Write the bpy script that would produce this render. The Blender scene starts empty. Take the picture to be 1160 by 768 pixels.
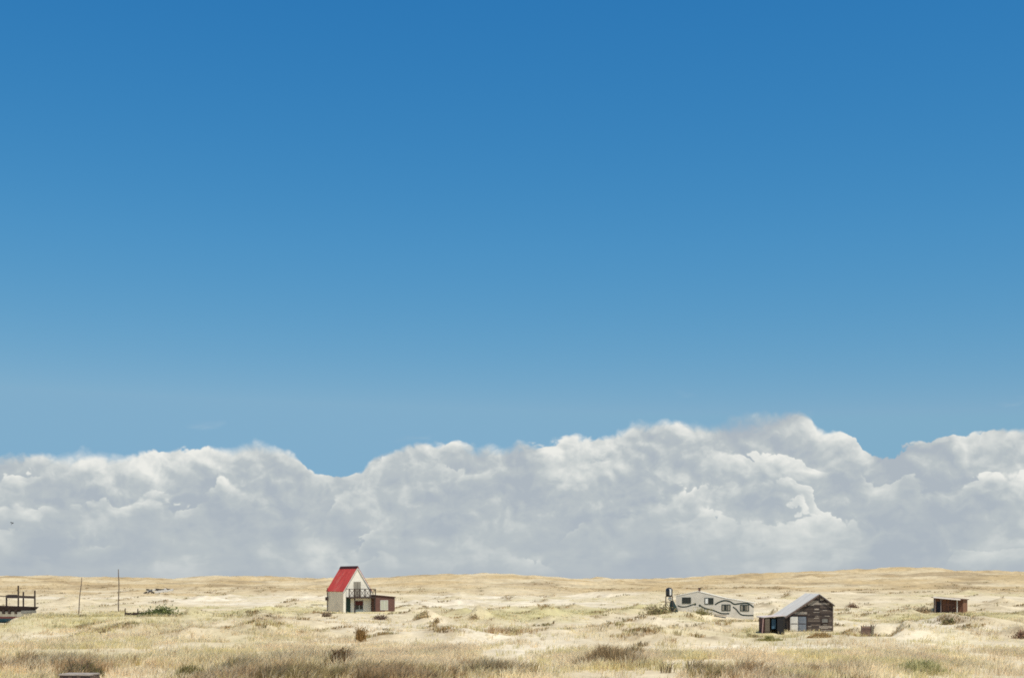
import bpy, math, random
import numpy as np
from mathutils import Vector
random.seed(7); rng = np.random.default_rng(7)
scene = bpy.context.scene
COL = scene.collection
R = math.radians
# ------------------------------------------------------------------ camera
F, CX, HY, CH = 1450.0, 580.0, 658.0, 4.3      # focal length, centre and horizon in photo pixels, eye height in m
cam = bpy.data.cameras.new('camera'); camo = bpy.data.objects.new('camera', cam); COL.objects.link(camo)
camo.location = (0, 0, CH); camo.rotation_euler = (R(90), 0, 0)
cam.sensor_width = 36; cam.lens = F/1160*36; cam.shift_y = (HY-384)/1160
cam.clip_start = 0.5; cam.clip_end = 30000
scene.camera = camo
# ------------------------------------------------------------------ sun, sky, exposure
SUN = Vector((.25, -.40, .88)).normalized()
sl = bpy.data.lights.new('sun', 'SUN'); so = bpy.data.objects.new('sun', sl); COL.objects.link(so)
sl.energy = 4.2; sl.angle = R(.53); sl.color = (1, .935, .805)
so.rotation_euler = SUN.to_track_quat('Z', 'Y').to_euler(); so.location = (0, 0, 60)
scene.view_settings.view_transform = 'Standard'; scene.view_settings.look = 'None'
scene.view_settings.gamma = 1; scene.view_settings.use_curve_mapping = False
scene.view_settings.exposure = 0.0
scene.cycles.max_bounces = 6; scene.cycles.diffuse_bounces = 3; scene.cycles.transparent_max_bounces = 8
scene.cycles.use_denoising = False; scene.cycles.filter_width = 1.8

class NG:
    """small helper to write node trees"""
    def __init__(s, nt): s.nt = nt
    def n(s, t, **kw):
        x = s.nt.nodes.new(t)
        for k, v in kw.items(): setattr(x, k, v)
        return x
    def put(s, sock, v):
        if hasattr(v, 'bl_idname') and v.bl_idname.startswith('NodeSocket'): s.nt.links.new(v, sock)
        elif v is not None: sock.default_value = v
    def m(s, op, a, b=None, c=None, clamp=False):
        x = s.n('ShaderNodeMath', operation=op, use_clamp=clamp)
        for i, v in enumerate((a, b, c)):
            if v is not None: s.put(x.inputs[i], v)
        return x.outputs[0]
    def v(s, op, a, b=None, sc=None):
        x = s.n('ShaderNodeVectorMath', operation=op)
        s.put(x.inputs[0], a)
        if b is not None: s.put(x.inputs[1], b)
        if sc is not None: s.put(x.inputs[3], sc)
        return x.outputs[1] if op in ('LENGTH', 'DOT_PRODUCT', 'DISTANCE') else x.outputs[0]
    def mix(s, f, a, b, mode='MIX'):
        x = s.n('ShaderNodeMix', data_type='RGBA', blend_type=mode)
        s.put(x.inputs[0], f); s.put(x.inputs[6], a); s.put(x.inputs[7], b)
        return x.outputs[2]
    def noise(s, vec, scale, detail=5, rough=.55, dist=0.):
        x = s.n('ShaderNodeTexNoise')
        s.put(x.inputs['Vector'], vec); x.inputs['Scale'].default_value = scale
        x.inputs['Detail'].default_value = detail; x.inputs['Roughness'].default_value = rough
        x.inputs['Distortion'].default_value = dist
        return x.outputs['Fac']
    def step(s, x, a, b):
        r = s.n('ShaderNodeMapRange', interpolation_type='SMOOTHSTEP', clamp=True)
        s.put(r.inputs[0], x); s.put(r.inputs[1], a); s.put(r.inputs[2], b)
        return r.outputs[0]
    def lin(s, x, a, b, c=0., d=1.):
        r = s.n('ShaderNodeMapRange', clamp=True)
        for i, q in enumerate((x, a, b, c, d)): s.put(r.inputs[i], q)
        return r.outputs[0]

world = bpy.data.worlds.new('World'); scene.world = world; world.use_nodes = True
wt = world.node_tree; wt.nodes.clear(); g = NG(wt)
sky = g.n('ShaderNodeTexSky', sky_type='NISHITA', sun_disc=False)
sky.sun_elevation = math.asin(SUN.z); sky.sun_rotation = math.atan2(SUN.x, SUN.y)
sky.altitude = 0; sky.air_density = 1.0; sky.dust_density = .4; sky.ozone_density = 3.0
SKY_GAIN, SKY_POW = (.194, .94, 2.32), (2.17, 1., .537)
sep = g.n('ShaderNodeSeparateColor'); wt.links.new(sky.outputs[0], sep.inputs[0])
com = g.n('ShaderNodeCombineColor')
for i in range(3):
    g.put(com.inputs[i], g.m('MULTIPLY', g.m('POWER', sep.outputs[i], SKY_POW[i]), SKY_GAIN[i]))
# a far bank of cumulus low in the sky, laid out by compass direction and elevation
tc = g.n('ShaderNodeTexCoord').outputs['Generated']
sx = g.n('ShaderNodeSeparateXYZ'); wt.links.new(tc, sx.inputs[0])
hyp = g.m('SQRT', g.m('ADD', g.m('MULTIPLY', sx.outputs[0], sx.outputs[0]), g.m('MULTIPLY', sx.outputs[1], sx.outputs[1])))
hyp = g.m('MAXIMUM', hyp, .02)
az = g.m('ARCTAN2', sx.outputs[0], sx.outputs[1]); el = g.m('DIVIDE', sx.outputs[2], hyp)
P = g.v('SCALE', tc, sc=g.m('DIVIDE', 1., hyp))
tops = [(-60, 522.0), (0, 507.9), (40, 505.1), (70, 509.7), (100, 502.2), (130, 506.9), (170, 501.2), (205, 501.8), (240, 501.5), (285, 492.7), (312, 495.4), (335, 505.5), (352, 531.2), (378, 536.2), (405, 533.2), (425, 509.0), (450, 504.9), (480, 492.1), (500, 494.6), (540, 495.8), (580, 497.2), (612, 502.4), (650, 486.7), (668, 486.4), (700, 486.1), (720, 472.4), (760, 467.2), (800, 468.8), (840, 469.8), (880, 464.3), (918, 474.4), (935, 489.0), (960, 484.7), (978, 504.8), (1000, 513.2), (1022, 500.6), (1050, 493.2), (1080, 488.3), (1110, 480.1), (1160, 475.2), (1230, 492.0)]
fc = g.n('ShaderNodeFloatCurve'); cv = fc.mapping.curves[0]
pts = []
for u, v in tops:
    a = math.atan((u-CX)/F); pts.append(((a+.6)/1.2, (HY-v)/F*math.cos(a)/.2))
cv.points[0].location = (0, .5); cv.points[1].location = (1, .55)
for q in pts: cv.points.new(*q)
fc.mapping.update()
g.put(fc.inputs['Value'], g.lin(az, -.6, .6))
H = g.m('MULTIPLY', fc.outputs[0], .2)
def sub(a, k): return g.m('SUBTRACT', a, k)
def mul(a, k): return g.m('MULTIPLY', a, k)
def add(a, k): return g.m('ADD', a, k)
Q = g.v('MULTIPLY', P, (1, 1, 1.25))
Q = g.v('ADD', Q, g.v('SCALE', g.v('SUBTRACT', (lambda x: (g.put(x.inputs['Vector'], Q), x.inputs['Scale'].__setattr__('default_value', 30.), x.inputs['Detail'].__setattr__('default_value', 4.), x.outputs['Color'])[-1])(g.n('ShaderNodeTexNoise')), (.5, .5, .5)), sc=.018))
def billow(v):
    """rounded heaps with sharp creases, three sizes"""
    r_ = None
    for sc, am in ((15, .50), (34, .30), (80, .15), (170, .07)):
        t = mul(g.m('ABSOLUTE', sub(mul(g.noise(g.v('ADD', v, (sc*.37, sc*.11, sc*.23)), sc, 1.5, .5), 2.), 1.)), am*1.6)
        r_ = t if r_ is None else add(r_, t)
    return r_
B0 = billow(Q); B1 = billow(g.v('ADD', Q, (.0035, 0, .0065)))
rel = sub(B0, B1)
n_big = g.noise(g.v('ADD', Q, (3.1, 1.7, .4)), 12, 4, .55, .3)
n_det = g.noise(P, 55, 5, .6, .3)
low = g.step(el, .078, .012)                      # towards the horizon: smooth layered bases
tone = None; mask = None
LAYERS = ((1., .0, .050, .70), (.80, 2.3, .060, .72), (.60, 5.1, .060, .62), (.42, 7.7, .045, .46), (.24, 9.4, .030, .28))
for i, (f_, sd, wob, br_) in enumerate(LAYERS):
    off = (sd, sd*1.7, sd*.6)
    hk = mul(H, f_)
    if i: hk = add(hk, mul(sub(g.noise(g.v('ADD', g.v('MULTIPLY', P, (1, 1, .2)), off), 9, 3, .5), .5), wob*1.5))
    hk = add(hk, sub(mul(B0, .020 if i == 0 else .040), .008 if i == 0 else .012))
    dk = sub(hk, el)
    sk = g.lin(g.noise(g.v('ADD', P, off), 11, 2, .5), .42, .62, .0018, .014 if i == 0 else .030)
    mk = g.step(dk, 0., sk)
    lit = g.m('POWER', 2.718, mul(dk, -1/.014))
    amt = g.step(g.noise(g.v('ADD', P, (sd+4., sd, 1.)), 13, 3, .5), .38, .60)
    tk = add(.25, mul(mul(g.m('MINIMUM', lit, 1.), amt), br_))
    tk = add(tk, mul(sub(n_big, .5), 1.6))
    if i == 0: tone, mask = tk, mk
    else: tone = add(mul(tone, sub(1., mk)), mul(tk, mk))
mask = g.m('MAXIMUM', mask, mul(mul(g.step(g.noise(g.v('ADD', g.v('MULTIPLY', P, (1, 1, 3.)), (6.1, 2.2, 8.)), 10, 5, .6, .3), .60, .74), g.step(sub(el, H), .024, .0)), .22))   # thin scraps above the bank
tone = add(tone, mul(rel, sub(1.28, mul(low, .98))))
tone = add(tone, mul(sub(n_det, .5), sub(.26, mul(low, .16))))
tone = add(tone, mul(sub(g.noise(g.v('MULTIPLY', P, (1, 1, 3.6)), 12, 5, .55, .25), .5), add(.25, mul(low, .6))))
ramp = g.n('ShaderNodeValToRGB'); e = ramp.color_ramp.elements
e[0].position = .08; e[0].color = (.42, .475, .525, 1); e[1].position = .90; e[1].color = (.84, .845, .80, 1)
k = e.new(.36); k.color = (.49, .54, .56, 1)
k = e.new(.60); k.color = (.63, .665, .655, 1)
g.put(ramp.inputs[0], tone)
ccol = g.mix(mul(g.step(el, .020, -.008), .75), ramp.outputs[0], (.425, .475, .525, 1))
bs = g.n('ShaderNodeBackground'); g.put(bs.inputs[0], g.mix(g.step(sx.outputs[2], .42, .60), g.mix(1., g.mix(1., com.outputs[0], g.m('MULTIPLY', 1., g.lin(el, .09, .26, .92, 1.)), 'MULTIPLY'), (2.2, 4.2, 5.95, 1), 'DARKEN'), g.mix(1., sky.outputs[0], (1.5, 1.42, 1.32, 1), 'MULTIPLY'))); bs.inputs[1].default_value = .1
bc = g.n('ShaderNodeBackground'); g.put(bc.inputs[0], ccol); bc.inputs[1].default_value = 1.0
mx = g.n('ShaderNodeMixShader'); g.put(mx.inputs[0], mask)
wt.links.new(bs.outputs[0], mx.inputs[1]); wt.links.new(bc.outputs[0], mx.inputs[2])
wo = g.n('ShaderNodeOutputWorld'); wt.links.new(mx.outputs[0], wo.inputs[0])

# ------------------------------------------------------------------ helpers
def material(name, color=None, rough=.85, var=.15, scale=6., bump=0., bscale=20., translucent=0., spec=.2, metal=0., stretch=(1,1,1), dirt=None, dirt_amt=0.):
    """procedural material; colour from the mesh's own 'Col' attribute when color is None"""
    m = bpy.data.materials.new(name); m.use_nodes = True
    nt = m.node_tree; q = NG(nt); b = nt.nodes['Principled BSDF']
    co = q.n('ShaderNodeTexCoord').outputs['Object']
    cs = q.v('MULTIPLY', co, stretch)
    if color is None: c = q.n('ShaderNodeVertexColor', layer_name='Col').outputs[0]
    else: c = (*color, 1)
    if var:
        f = q.lin(q.noise(cs, scale, 4, .6), .3, .7, 1-var, 1+var)
        mm = q.n('ShaderNodeVectorMath', operation='SCALE'); q.put(mm.inputs[0], c if color is None else tuple(color)); q.put(mm.inputs[3], f)
        c = mm.outputs[0]
    if dirt is not None:
        c = q.mix(q.m('MULTIPLY', q.step(q.noise(cs, scale*.6, 6, .65), .5, .68), dirt_amt), c, (*dirt, 1))
    q.put(b.inputs['Base Color'], c)
    b.inputs['Roughness'].default_value = rough; b.inputs['Specular IOR Level'].default_value = spec
    b.inputs['Metallic'].default_value = metal
    if bump:
        bn = q.n('ShaderNodeBump'); bn.inputs['Strength'].default_value = bump; bn.inputs['Distance'].default_value = .05
        q.put(bn.inputs['Height'], q.noise(cs, bscale, 5, .6)); nt.links.new(bn.outputs[0], b.inputs['Normal'])
    if translucent:
        tr = q.n('ShaderNodeBsdfTranslucent'); q.put(tr.inputs[0], c)
        ms = q.n('ShaderNodeMixShader'); ms.inputs[0].default_value = translucent
        nt.links.new(b.outputs[0], ms.inputs[1]); nt.links.new(tr.outputs[0], ms.inputs[2])
        nt.links.new(ms.outputs[0], nt.nodes['Material Output'].inputs[0])
    return m

def link_mesh(name, V, faces, mat, parent=None, colors=None, smooth=False):
    me = bpy.data.meshes.new(name); me.from_pydata([tuple(p) for p in V], [], faces); me.update()
    if colors is not None:
        at = me.color_attributes.new('Col', 'FLOAT_COLOR', 'CORNER')
        arr = np.ones((len(me.loops), 4), np.float32); k = 0
        for f, c in zip(faces, colors):
            arr[k:k+len(f), :3] = c; k += len(f)
        at.data.foreach_set('color', arr.ravel())
    if smooth: me.polygons.foreach_set('use_smooth', [True]*len(me.polygons))
    me.materials.append(mat)
    o = bpy.data.objects.new(name, me); COL.objects.link(o)
    if parent is not None: o.parent = parent
    return o

class MB:
    """collects solids into one mesh"""
    def __init__(s): s.V = []; s.F = []; s.C = []
    def add(s, V, F, c=(.5,.5,.5)):
        b = len(s.V); s.V += [tuple(p) for p in V]; s.F += [tuple(i+b for i in f) for f in F]; s.C += [c]*len(F); return s
    def box(s, x0, x1, y0, y1, z0, z1, c=(.5,.5,.5)):
        return s.hexa([(x0,y0,z0),(x1,y0,z0),(x1,y1,z0),(x0,y1,z0),(x0,y0,z1),(x1,y0,z1),(x1,y1,z1),(x0,y1,z1)], c)
    def hexa(s, p, c=(.5,.5,.5)):
        return s.add(p, [(0,3,2,1),(4,5,6,7),(0,1,5,4),(1,2,6,5),(2,3,7,6),(3,0,4,7)], c)
    def prism_y(s, poly, y0, y1, c=(.5,.5,.5)):
        """polygon in x,z (counter-clockwise seen from the front) between two depths"""
        n = len(poly); V = [(x, y0, z) for x, z in poly]+[(x, y1, z) for x, z in poly]
        F = [tuple(range(n)), tuple(range(2*n-1, n-1, -1))]+[(i, i+n, (i+1) % n+n, (i+1) % n) for i in range(n)]
        return s.add(V, F, c)
    def tube(s, pts, r, c=(.5,.5,.5), n=8):
        pts = [Vector(p) for p in pts]; rs = r if isinstance(r, (list, tuple)) else [r]*len(pts)
        V = []; F = []
        for i, p in enumerate(pts):
            t = (pts[min(i+1, len(pts)-1)]-pts[max(i-1, 0)]).normalized()
            a = t.cross(Vector((0, 1, .01)) if abs(t.y) < .9 else Vector((1, 0, 0))).normalized(); b = t.cross(a)
            for j in range(n):
                w = 2*math.pi*j/n; V.append(p+(a*math.cos(w)+b*math.sin(w))*rs[i])
        for i in range(len(pts)-1):
            for j in range(n):
                F.append((i*n+j, i*n+(j+1) % n, (i+1)*n+(j+1) % n, (i+1)*n+j))
        F.append(tuple(range(n-1, -1, -1))); F.append(tuple(range((len(pts)-1)*n, len(pts)*n)))
        return s.add(V, F, c)
    def bar(s, a, b, w, h, c=(.5,.5,.5)):
        """plank from a to b with width w and height h"""
        a = Vector(a); b = Vector(b); t = (b-a).normalized()
        side = t.cross(Vector((0, 0, 1)))
        side = side.normalized() if side.length > .05 else Vector((1, 0, 0))
        up = side.cross(t)
        p = [q+side*w/2*i+up*h/2*j for q in (a, b) for i, j in ((-1,-1),(1,-1),(1,1),(-1,1))]
        return s.add(p, [(0,1,2,3),(7,6,5,4),(0,4,5,1),(1,5,6,2),(2,6,7,3),(3,7,4,0)], c)
    def build(s, name, mat, parent=None, smooth=False): return link_mesh(name, s.V, s.F, mat, parent, s.C, smooth)

def tag(o, label=None, cat=None, group=None, kind=None):
    if label: o['label'] = label
    if cat: o['category'] = cat
    if group: o['group'] = group
    if kind: o['kind'] = kind
    return o
def empty(name, loc, rz=0, label=None, cat=None, group=None):
    o = bpy.data.objects.new(name, None); COL.objects.link(o); o.location = loc; o.rotation_euler = (0, 0, rz); o.empty_display_size = .3
    return tag(o, label, cat, group)

# ------------------------------------------------------------------ terrain heights
def _hash(ix, iy, seed):
    h = (ix.astype(np.int64)*374761393+iy.astype(np.int64)*668265263+seed*1442695041) & 0xffffffff
    h = ((h ^ (h >> 13))*1274126177) & 0xffffffff
    return ((h ^ (h >> 16)) & 0xffff)/65535.0
def vnoise(x, y, seed=0):
    ix = np.floor(x); iy = np.floor(y); fx = x-ix; fy = y-iy
    fx = fx*fx*fx*(fx*(fx*6-15)+10); fy = fy*fy*fy*(fy*(fy*6-15)+10)
    a = _hash(ix, iy, seed); b = _hash(ix+1, iy, seed); c = _hash(ix, iy+1, seed); e_ = _hash(ix+1, iy+1, seed)
    return (a+(b-a)*fx)*(1-fy)+(c+(e_-c)*fx)*fy
def fbm(x, y, seed=0, octv=4, gain=.5):
    s = 0; a = 1; t = 0
    for i in range(octv):
        s = s+a*(vnoise(x*2**i+17.3*i, y*2**i-9.1*i, seed+i)-.5); t += a; a *= gain
    return s/t*2
def sstep(a, b, x):
    t = np.clip((x-a)/(b-a), 0, 1); return t*t*(3-2*t)
def spot(u, v, z=0.):
    """ground point of height z that the photo shows at pixel u, v"""
    Y = F*(CH-z)/(v-HY); return (u-CX)/F*Y, Y
SKYL = np.array([(-400,650),(-200,652),(0,653),(60,654),(110,655),(150,658.5),(185,659.5),(200,657),(215,654.5),(240,653),(270,653),(300,654),(345,657),(370,657),(420,655.5),(470,652.5),(500,651.5),(530,651),
  (580,651),(610,653),(640,656),(668,656.5),(680,654),(695,656.5),(720,657.5),(760,657),(800,655),(830,652.5),(860,650.5),(920,648.5),(960,647),(990,645),(1020,643),(1040,643.5),(1060,647),(1090,648),(1110,646.5),(1140,648),(1160,648),(1300,646),(1600,650)], float)
RY = 800.
# mounds of wind-blown sand: photo pixel of the foot, height, radius
MOUNDS = [(483,703,1.25,2.6),(434,701,.75,1.7),(497,706,.95,1.3),(541,702,1.1,2.0),(371,699,.75,1.7),(318,692,.6,4.2),(742,696,1.3,3.2),(786,700,.5,1.8),
          (1075,708,.9,2.0),(1160,724,1.0,1.8),(1049,693,.8,2.0),(967,688,.9,2.4),(984,681,1.1,4.0),(575,692,.8,3.5),(650,690,.7,4.),(690,699,.6,3.),(1130,690,.8,4.),
          (1010,700,.3,3.5),(560,704,.6,2.2),(625,702,.6,3.),(455,714,.5,2.5),(1105,718,.5,2.5)]
MOUNDS = [(*spot(u, v), h, r) for u, v, h, r in MOUNDS]
_hr = np.random.default_rng(31)
HUMMOCKS = []
for _ in range(330):
    Y_ = 95*(560/95)**_hr.uniform(); X_ = _hr.uniform(-.46, .46)*Y_; k_ = _hr.uniform()**2
    HUMMOCKS.append((X_, Y_, .10+k_**1.5*.75+Y_/1300, 1.0+2.6*k_+Y_/130))
# level places where things stand: x, y, z, slope along x, radius
PADS = [(*spot(400, 692.5), 0., 0., 6.5), ((812-CX)/F*160, 160., -.02, -.131, 7.5), ((905-CX)/F*107, 108., .06, 0., 4.5),
        ((1076-CX)/F*174, 174., -.03, 0., 3.5), (*spot(982, 720), 0., 0., 1.5), ((-20-CX)/F*133, 133., -.25, .0, 5.), (*spot(155, 697.5), 0., 0., 3.),
        ((84-CX)/F*45, 45., 0., 0., 1.5)]
SIGHT = [(370,446,178,-.15), (800,856,157,-.62), (892,944,104,-.02), (860,891,103.2,-.20), (1054,1098,172.5,-.05), (977,1003,100.5,0.), (-60,-4,131,-.30), (139,196,157,.02),
         (84,138,158,.0), (160,198,300,2.0)]
def terrain(X, Y):
    X = np.asarray(X, float); Y = np.asarray(Y, float)
    z = .46*fbm(X/38, Y/55, 3, 3)+.26*fbm(X/13, Y/17, 9, 3)
    z = z+.10*fbm(X/2.4, Y/3.2, 23, 2)*sstep(400, 150, Y)
    u = CX+F*X/np.maximum(Y, 1)
    # foreground rise on the left, in front of the boat and the poles
    z = z+.62*np.exp(-((Y-122)/11)**2)*sstep(-10, 60, u)*sstep(370, 240, u)*(1+.4*fbm(X/14, Y/30, 40, 2))
    z = z+.8*np.exp(-((Y-112)/9)**2)*np.exp(-((u-40)/50)**2)
    # far dunes
    s = sstep(380, RY, Y)
    crest = CH+(HY-np.interp(CX+F*X/RY, SKYL[:, 0], SKYL[:, 1]))*RY/F
    yr = RY+70*fbm(X/160, X*0, 61, 2)
    rise = np.where(Y < yr, sstep(390, 1, 0)*0+np.clip((Y-390)/(yr-390), 0, 1)**1.35, 1-.35*sstep(0, 500, Y-yr))
    z = z*(1-.5*s)+crest*rise
    rid = 1-np.abs(fbm(X/70, Y/38, 77, 4))*2.2
    z = z+s*(1-.72*sstep(.75, 1., rise))*2.6*(rid-.5)+s*1.5*fbm(X/15, Y/22, 90, 4)
    near_far = sstep(220, 330, Y)*sstep(700, 450, Y)
    z = z+near_far*(1.5*np.clip(fbm(X/40, Y/46, 120, 3), -.25, 1)+.5*fbm(X/12, Y/16, 130, 3))
    for mx_, my_, h, r in MOUNDS:
        dx = X-mx_; dy = Y-my_-r*.4
        q = np.sqrt(np.where(dx < 0, (dx/(.8*r))**2, (dx/(1.3*r))**2)+dy*dy/(r*r*1.4))
        z = z+h*np.exp(-1.6*q**1.4)*(1+.35*fbm(dx/r*2.1, dy/r*2.1, int(mx_*7) & 255, 3))
    for mx_, my_, h, r in HUMMOCKS:                   # small wind-blown heaps, steeper on the lee side
        dx = X-mx_; dy = Y-my_
        near = (np.abs(dx) < 3*r) & (np.abs(dy) < 3.5*r)
        if not near.any(): continue
        dx = dx[near]; dy = dy[near]
        rr_ = np.sqrt(np.where(dx < 0, (dx/(.75*r))**2, (dx/(1.35*r))**2)+(dy/(1.2*r))**2)
        z[near] += h*np.exp(-1.7*rr_**1.35)*(1+.5*fbm(dx/r*2.3, dy/r*2.3, int(my_*13) & 255, 2))
    for px, py, pz, sl_, r in PADS:
        w = np.exp(-(((X-px)/r)**2+((Y-py)/r)**2)**2*.8)
        z = z*(1-w)+(pz+sl_*(X-px))*w
    # hollows: open ground in front of each building
    for ua, ub, D_, zb_ in SIGHT:
        w = sstep(ua-22, ua-4, u)*sstep(ub+22, ub+4, u)*(Y < D_+1)*(Y > 40)
        lim = CH-(CH-zb_)*Y/D_-.04
        z = np.where((w > 0) & (z > lim), z*(1-w)+(lim-.12*(1-np.exp(-np.abs(z-lim))))*w, z)
    # the rise the photographer stands on
    z = np.where(Y < 42, z*sstep(10, 42, Y)+2.6*sstep(30, 4, Y), z)
    return z
def tz(x, y): return float(terrain(np.array([x]), np.array([y]))[0])
def ground_at(u, v):
    """where the photo's line of sight through u, v meets the ground"""
    Y = np.geomspace(40, 1100, 6000); X = (u-CX)/F*Y
    below = terrain(X, Y) >= CH-(v-HY)/F*Y
    i = int(np.argmax(below)) if below.any() else len(Y)-1
    return float(X[i]), float(Y[i]), float(terrain(X[i:i+1], Y[i:i+1])[0])

# vegetation maps, laid out on the plain (patches as seen on the flat plain from the camera's rise)
def uv(X, Y):
    Yc = np.maximum(Y, 20); return CX+F*X/Yc, HY+F*CH/Yc
def blobs(X, Y, L):
    u, v = uv(X, Y); s = 0
    for a, b, su, sv, k in L: s = s+k*np.exp(-((u-a)/su)**2-((v-b)/sv)**2)
    return s
GREEN = [(170,696,70,4,1.),(270,692,70,6,.8),(330,696,80,5,.9),(420,703,50,4,.9),(620,694,90,5,.8),(735,693,40,5,1.),(700,703,90,6,.6),(560,700,60,5,.6),
         (870,714,25,5,1.2),(820,705,60,5,.6),(980,702,120,4,.6),(1110,697,70,4,.6),(1060,728,90,6,.6),(1130,742,60,8,.6),(80,712,60,8,.6),(200,716,110,9,.55),
         (940,690,120,5,.5),(1000,720,120,5,.4),(740,732,120,8,.3)]
WHITE = [(270,680,90,7,1.),(560,683,130,8,1.),(640,676,90,5,.7),(480,690,60,8,.8),(330,688,60,6,.4),(850,733,110,9,.9),(930,726,90,7,.7),(1060,715,90,6,.6),(150,735,190,12,.55),
         (500,722,90,10,.5),(800,692,70,8,.4),(620,738,70,7,.5),(60,672,120,6,.6),(1000,708,90,5,.5)]
BROWN = [(290,778,340,12,.75),(760,778,420,11,.6),(480,768,80,9,.7),(700,750,70,10,.75),(560,722,60,6,.5),(640,730,110,7,.3),(840,764,120,8,.6),(250,766,150,8,.9),(80,768,80,8,.8),(385,756,42,9,1.),
         (1120,760,70,9,.5),(980,762,70,8,.5),(760,724,70,7,.3),(540,768,200,6,.5)]
PLUME = [(160,726,150,17,1.),(420,738,120,14,.8),(560,752,110,14,1.),(760,752,90,12,.6),(330,722,90,12,.7),(930,750,120,12,.6),(1100,738,100,14,.5),(620,712,120,6,.4)]
def maps(X, Y):
    n1 = fbm(X/16, Y/26, 201, 4); n2 = fbm(X/5, Y/9, 211, 4); n3 = fbm(X/40, Y/60, 221, 3)
    far = sstep(330, 520, Y+110*fbm(X/60, Y/60, 241, 3))
    w = np.clip(blobs(X, Y, WHITE)*(.9+1.3*n2)+1.0*n1+.5*n2-.06, 0, 1)*(1-far*.9)
    gr = np.clip(blobs(X, Y, GREEN)*(1+1.3*n2)-1.0*n1+.7*n3+.3*n2-.2, 0, 1)*(1-.75*far)
    gr = gr*(1-.6*w)
    br = np.clip(blobs(X, Y, BROWN)*(.75+1.9*n2)+.5*n2-.14, 0, 1)*(1-far)*(1-.45*w)
    tan = np.clip(far*(.72+1.1*fbm(X/34, Y/30, 231, 4)), 0, 1)
    return w, gr, br, tan
SAND = np.array((.62,.52,.345)); PALE = np.array((.755,.665,.505)); GRN = np.array((.515,.455,.235)); BRN = np.array((.43,.33,.19)); TAN = np.array((.50,.375,.20))
SCR = np.array((.27, .195, .11))
def scrub(X, Y):
    """brown scrub caught on the windward flanks of the heaps, and in drifts on the far dunes"""
    s_ = np.zeros_like(X)
    for mx_, my_, h, r in HUMMOCKS+MOUNDS:
        dx = (X-mx_)/r; dy = (Y-my_)/r
        near = (np.abs(dx) < 2) & (np.abs(dy) < 2)
        if near.any():
            k_ = .45+.5*((mx_*7.3) % 1)
            s_[near] = np.maximum(s_[near], k_*np.exp(-((dx[near]+.38)/.42)**2-(dy[near]/.8)**2))
    far = sstep(330, 520, Y)
    dr = np.clip(fbm(X/20, Y/40, 401, 4)*2.8-.25, 0, 1)*far
    n_ = .5+1.3*fbm(X/.9, Y/1.5, 411, 3)
    return np.clip(np.maximum(s_*np.clip(n_+.4, 0, 1.3), dr*.8), 0, 1)
def ground_colour(X, Y):
    w, gr, br, tan = maps(X, Y)
    sh = scrub(X, Y)*.75
    c = SAND[None]*np.ones((X.size, 1))
    for k, col in ((w*.95, PALE), (gr*.95, GRN), (br*.6, BRN), (tan*.95, TAN), (sh, SCR)):
        c = c*(1-k[:, None])+col[None]*k[:, None]
    return c

# ------------------------------------------------------------------ ground sheet
rows = np.concatenate([np.linspace(-260, 20, 24), np.linspace(24, 44, 12), np.geomspace(45, 1150, 620), np.geomspace(1200, 12000, 22)])
tt = np.linspace(-1, 1, 601)
outer = np.array([1.15, 1.4, 1.9, 2.8, 4.5, 8.])
tt = np.concatenate([-outer[::-1], tt, outer])
GX = tt[None]*(.5*np.maximum(rows, 60))[:, None]; GY = rows[:, None]*np.ones((1, len(tt)))
nr, nc = GX.shape
x = GX.ravel(); y = GY.ravel(); z = terrain(x, y)
idx = np.arange(nr*nc).reshape(nr, nc)
quads = np.stack([idx[:-1, :-1], idx[:-1, 1:], idx[1:, 1:], idx[1:, :-1]], -1).reshape(-1, 4)
def np_mesh(name, V, faces_flat, sizes, mat, vcol=None, smooth=False):
    me = bpy.data.meshes.new(name)
    me.vertices.add(len(V)); me.vertices.foreach_set('co', np.asarray(V, np.float32).ravel())
    me.loops.add(len(faces_flat)); me.loops.foreach_set('vertex_index', faces_flat.astype(np.int32))
    me.polygons.add(len(sizes)); st = np.concatenate([[0], np.cumsum(sizes)[:-1]])
    me.polygons.foreach_set('loop_start', st.astype(np.int32))
    if smooth: me.polygons.foreach_set('use_smooth', np.ones(len(sizes), bool))
    me.update(calc_edges=True); me.validate()
    if vcol is not None:
        at = me.color_attributes.new('Col', 'FLOAT_COLOR', 'POINT')
        at.data.foreach_set('color', np.concatenate([vcol, np.ones((len(vcol), 1))], 1).astype(np.float32).ravel())
    me.materials.append(mat)
    o = bpy.data.objects.new(name, me); COL.objects.link(o); return o
gm = bpy.data.materials.new('dune sand'); gm.use_nodes = True
q = NG(gm.node_tree); b = gm.node_tree.nodes['Principled BSDF']
pos = q.n('ShaderNodeNewGeometry').outputs['Position']
vc = q.n('ShaderNodeVertexColor', layer_name='Col').outputs[0]
n_a = q.noise(q.v('MULTIPLY', pos, (1, .55, 1)), .55, 6, .65); n_b = q.noise(q.v('MULTIPLY', pos, (1, .3, 1)), .12, 5, .6)
n_c = q.noise(pos, 3.5, 4, .65)
f = q.m('MULTIPLY', q.lin(n_a, .3, .7, .80, 1.18), q.m('MULTIPLY', q.lin(n_b, .3, .7, .88, 1.10), q.lin(n_c, .3, .7, .88, 1.10)))
sc_ = q.n('ShaderNodeVectorMath', operation='SCALE'); q.put(sc_.inputs[0], vc); q.put(sc_.inputs[3], f)
lit = q.mix(q.m('MULTIPLY', q.step(q.noise(q.v('MULTIPLY', pos, (1, .5, 1)), .9, 5, .7), .55, .7), .35), sc_.outputs[0], (.33, .27, .14, 1))
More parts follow.
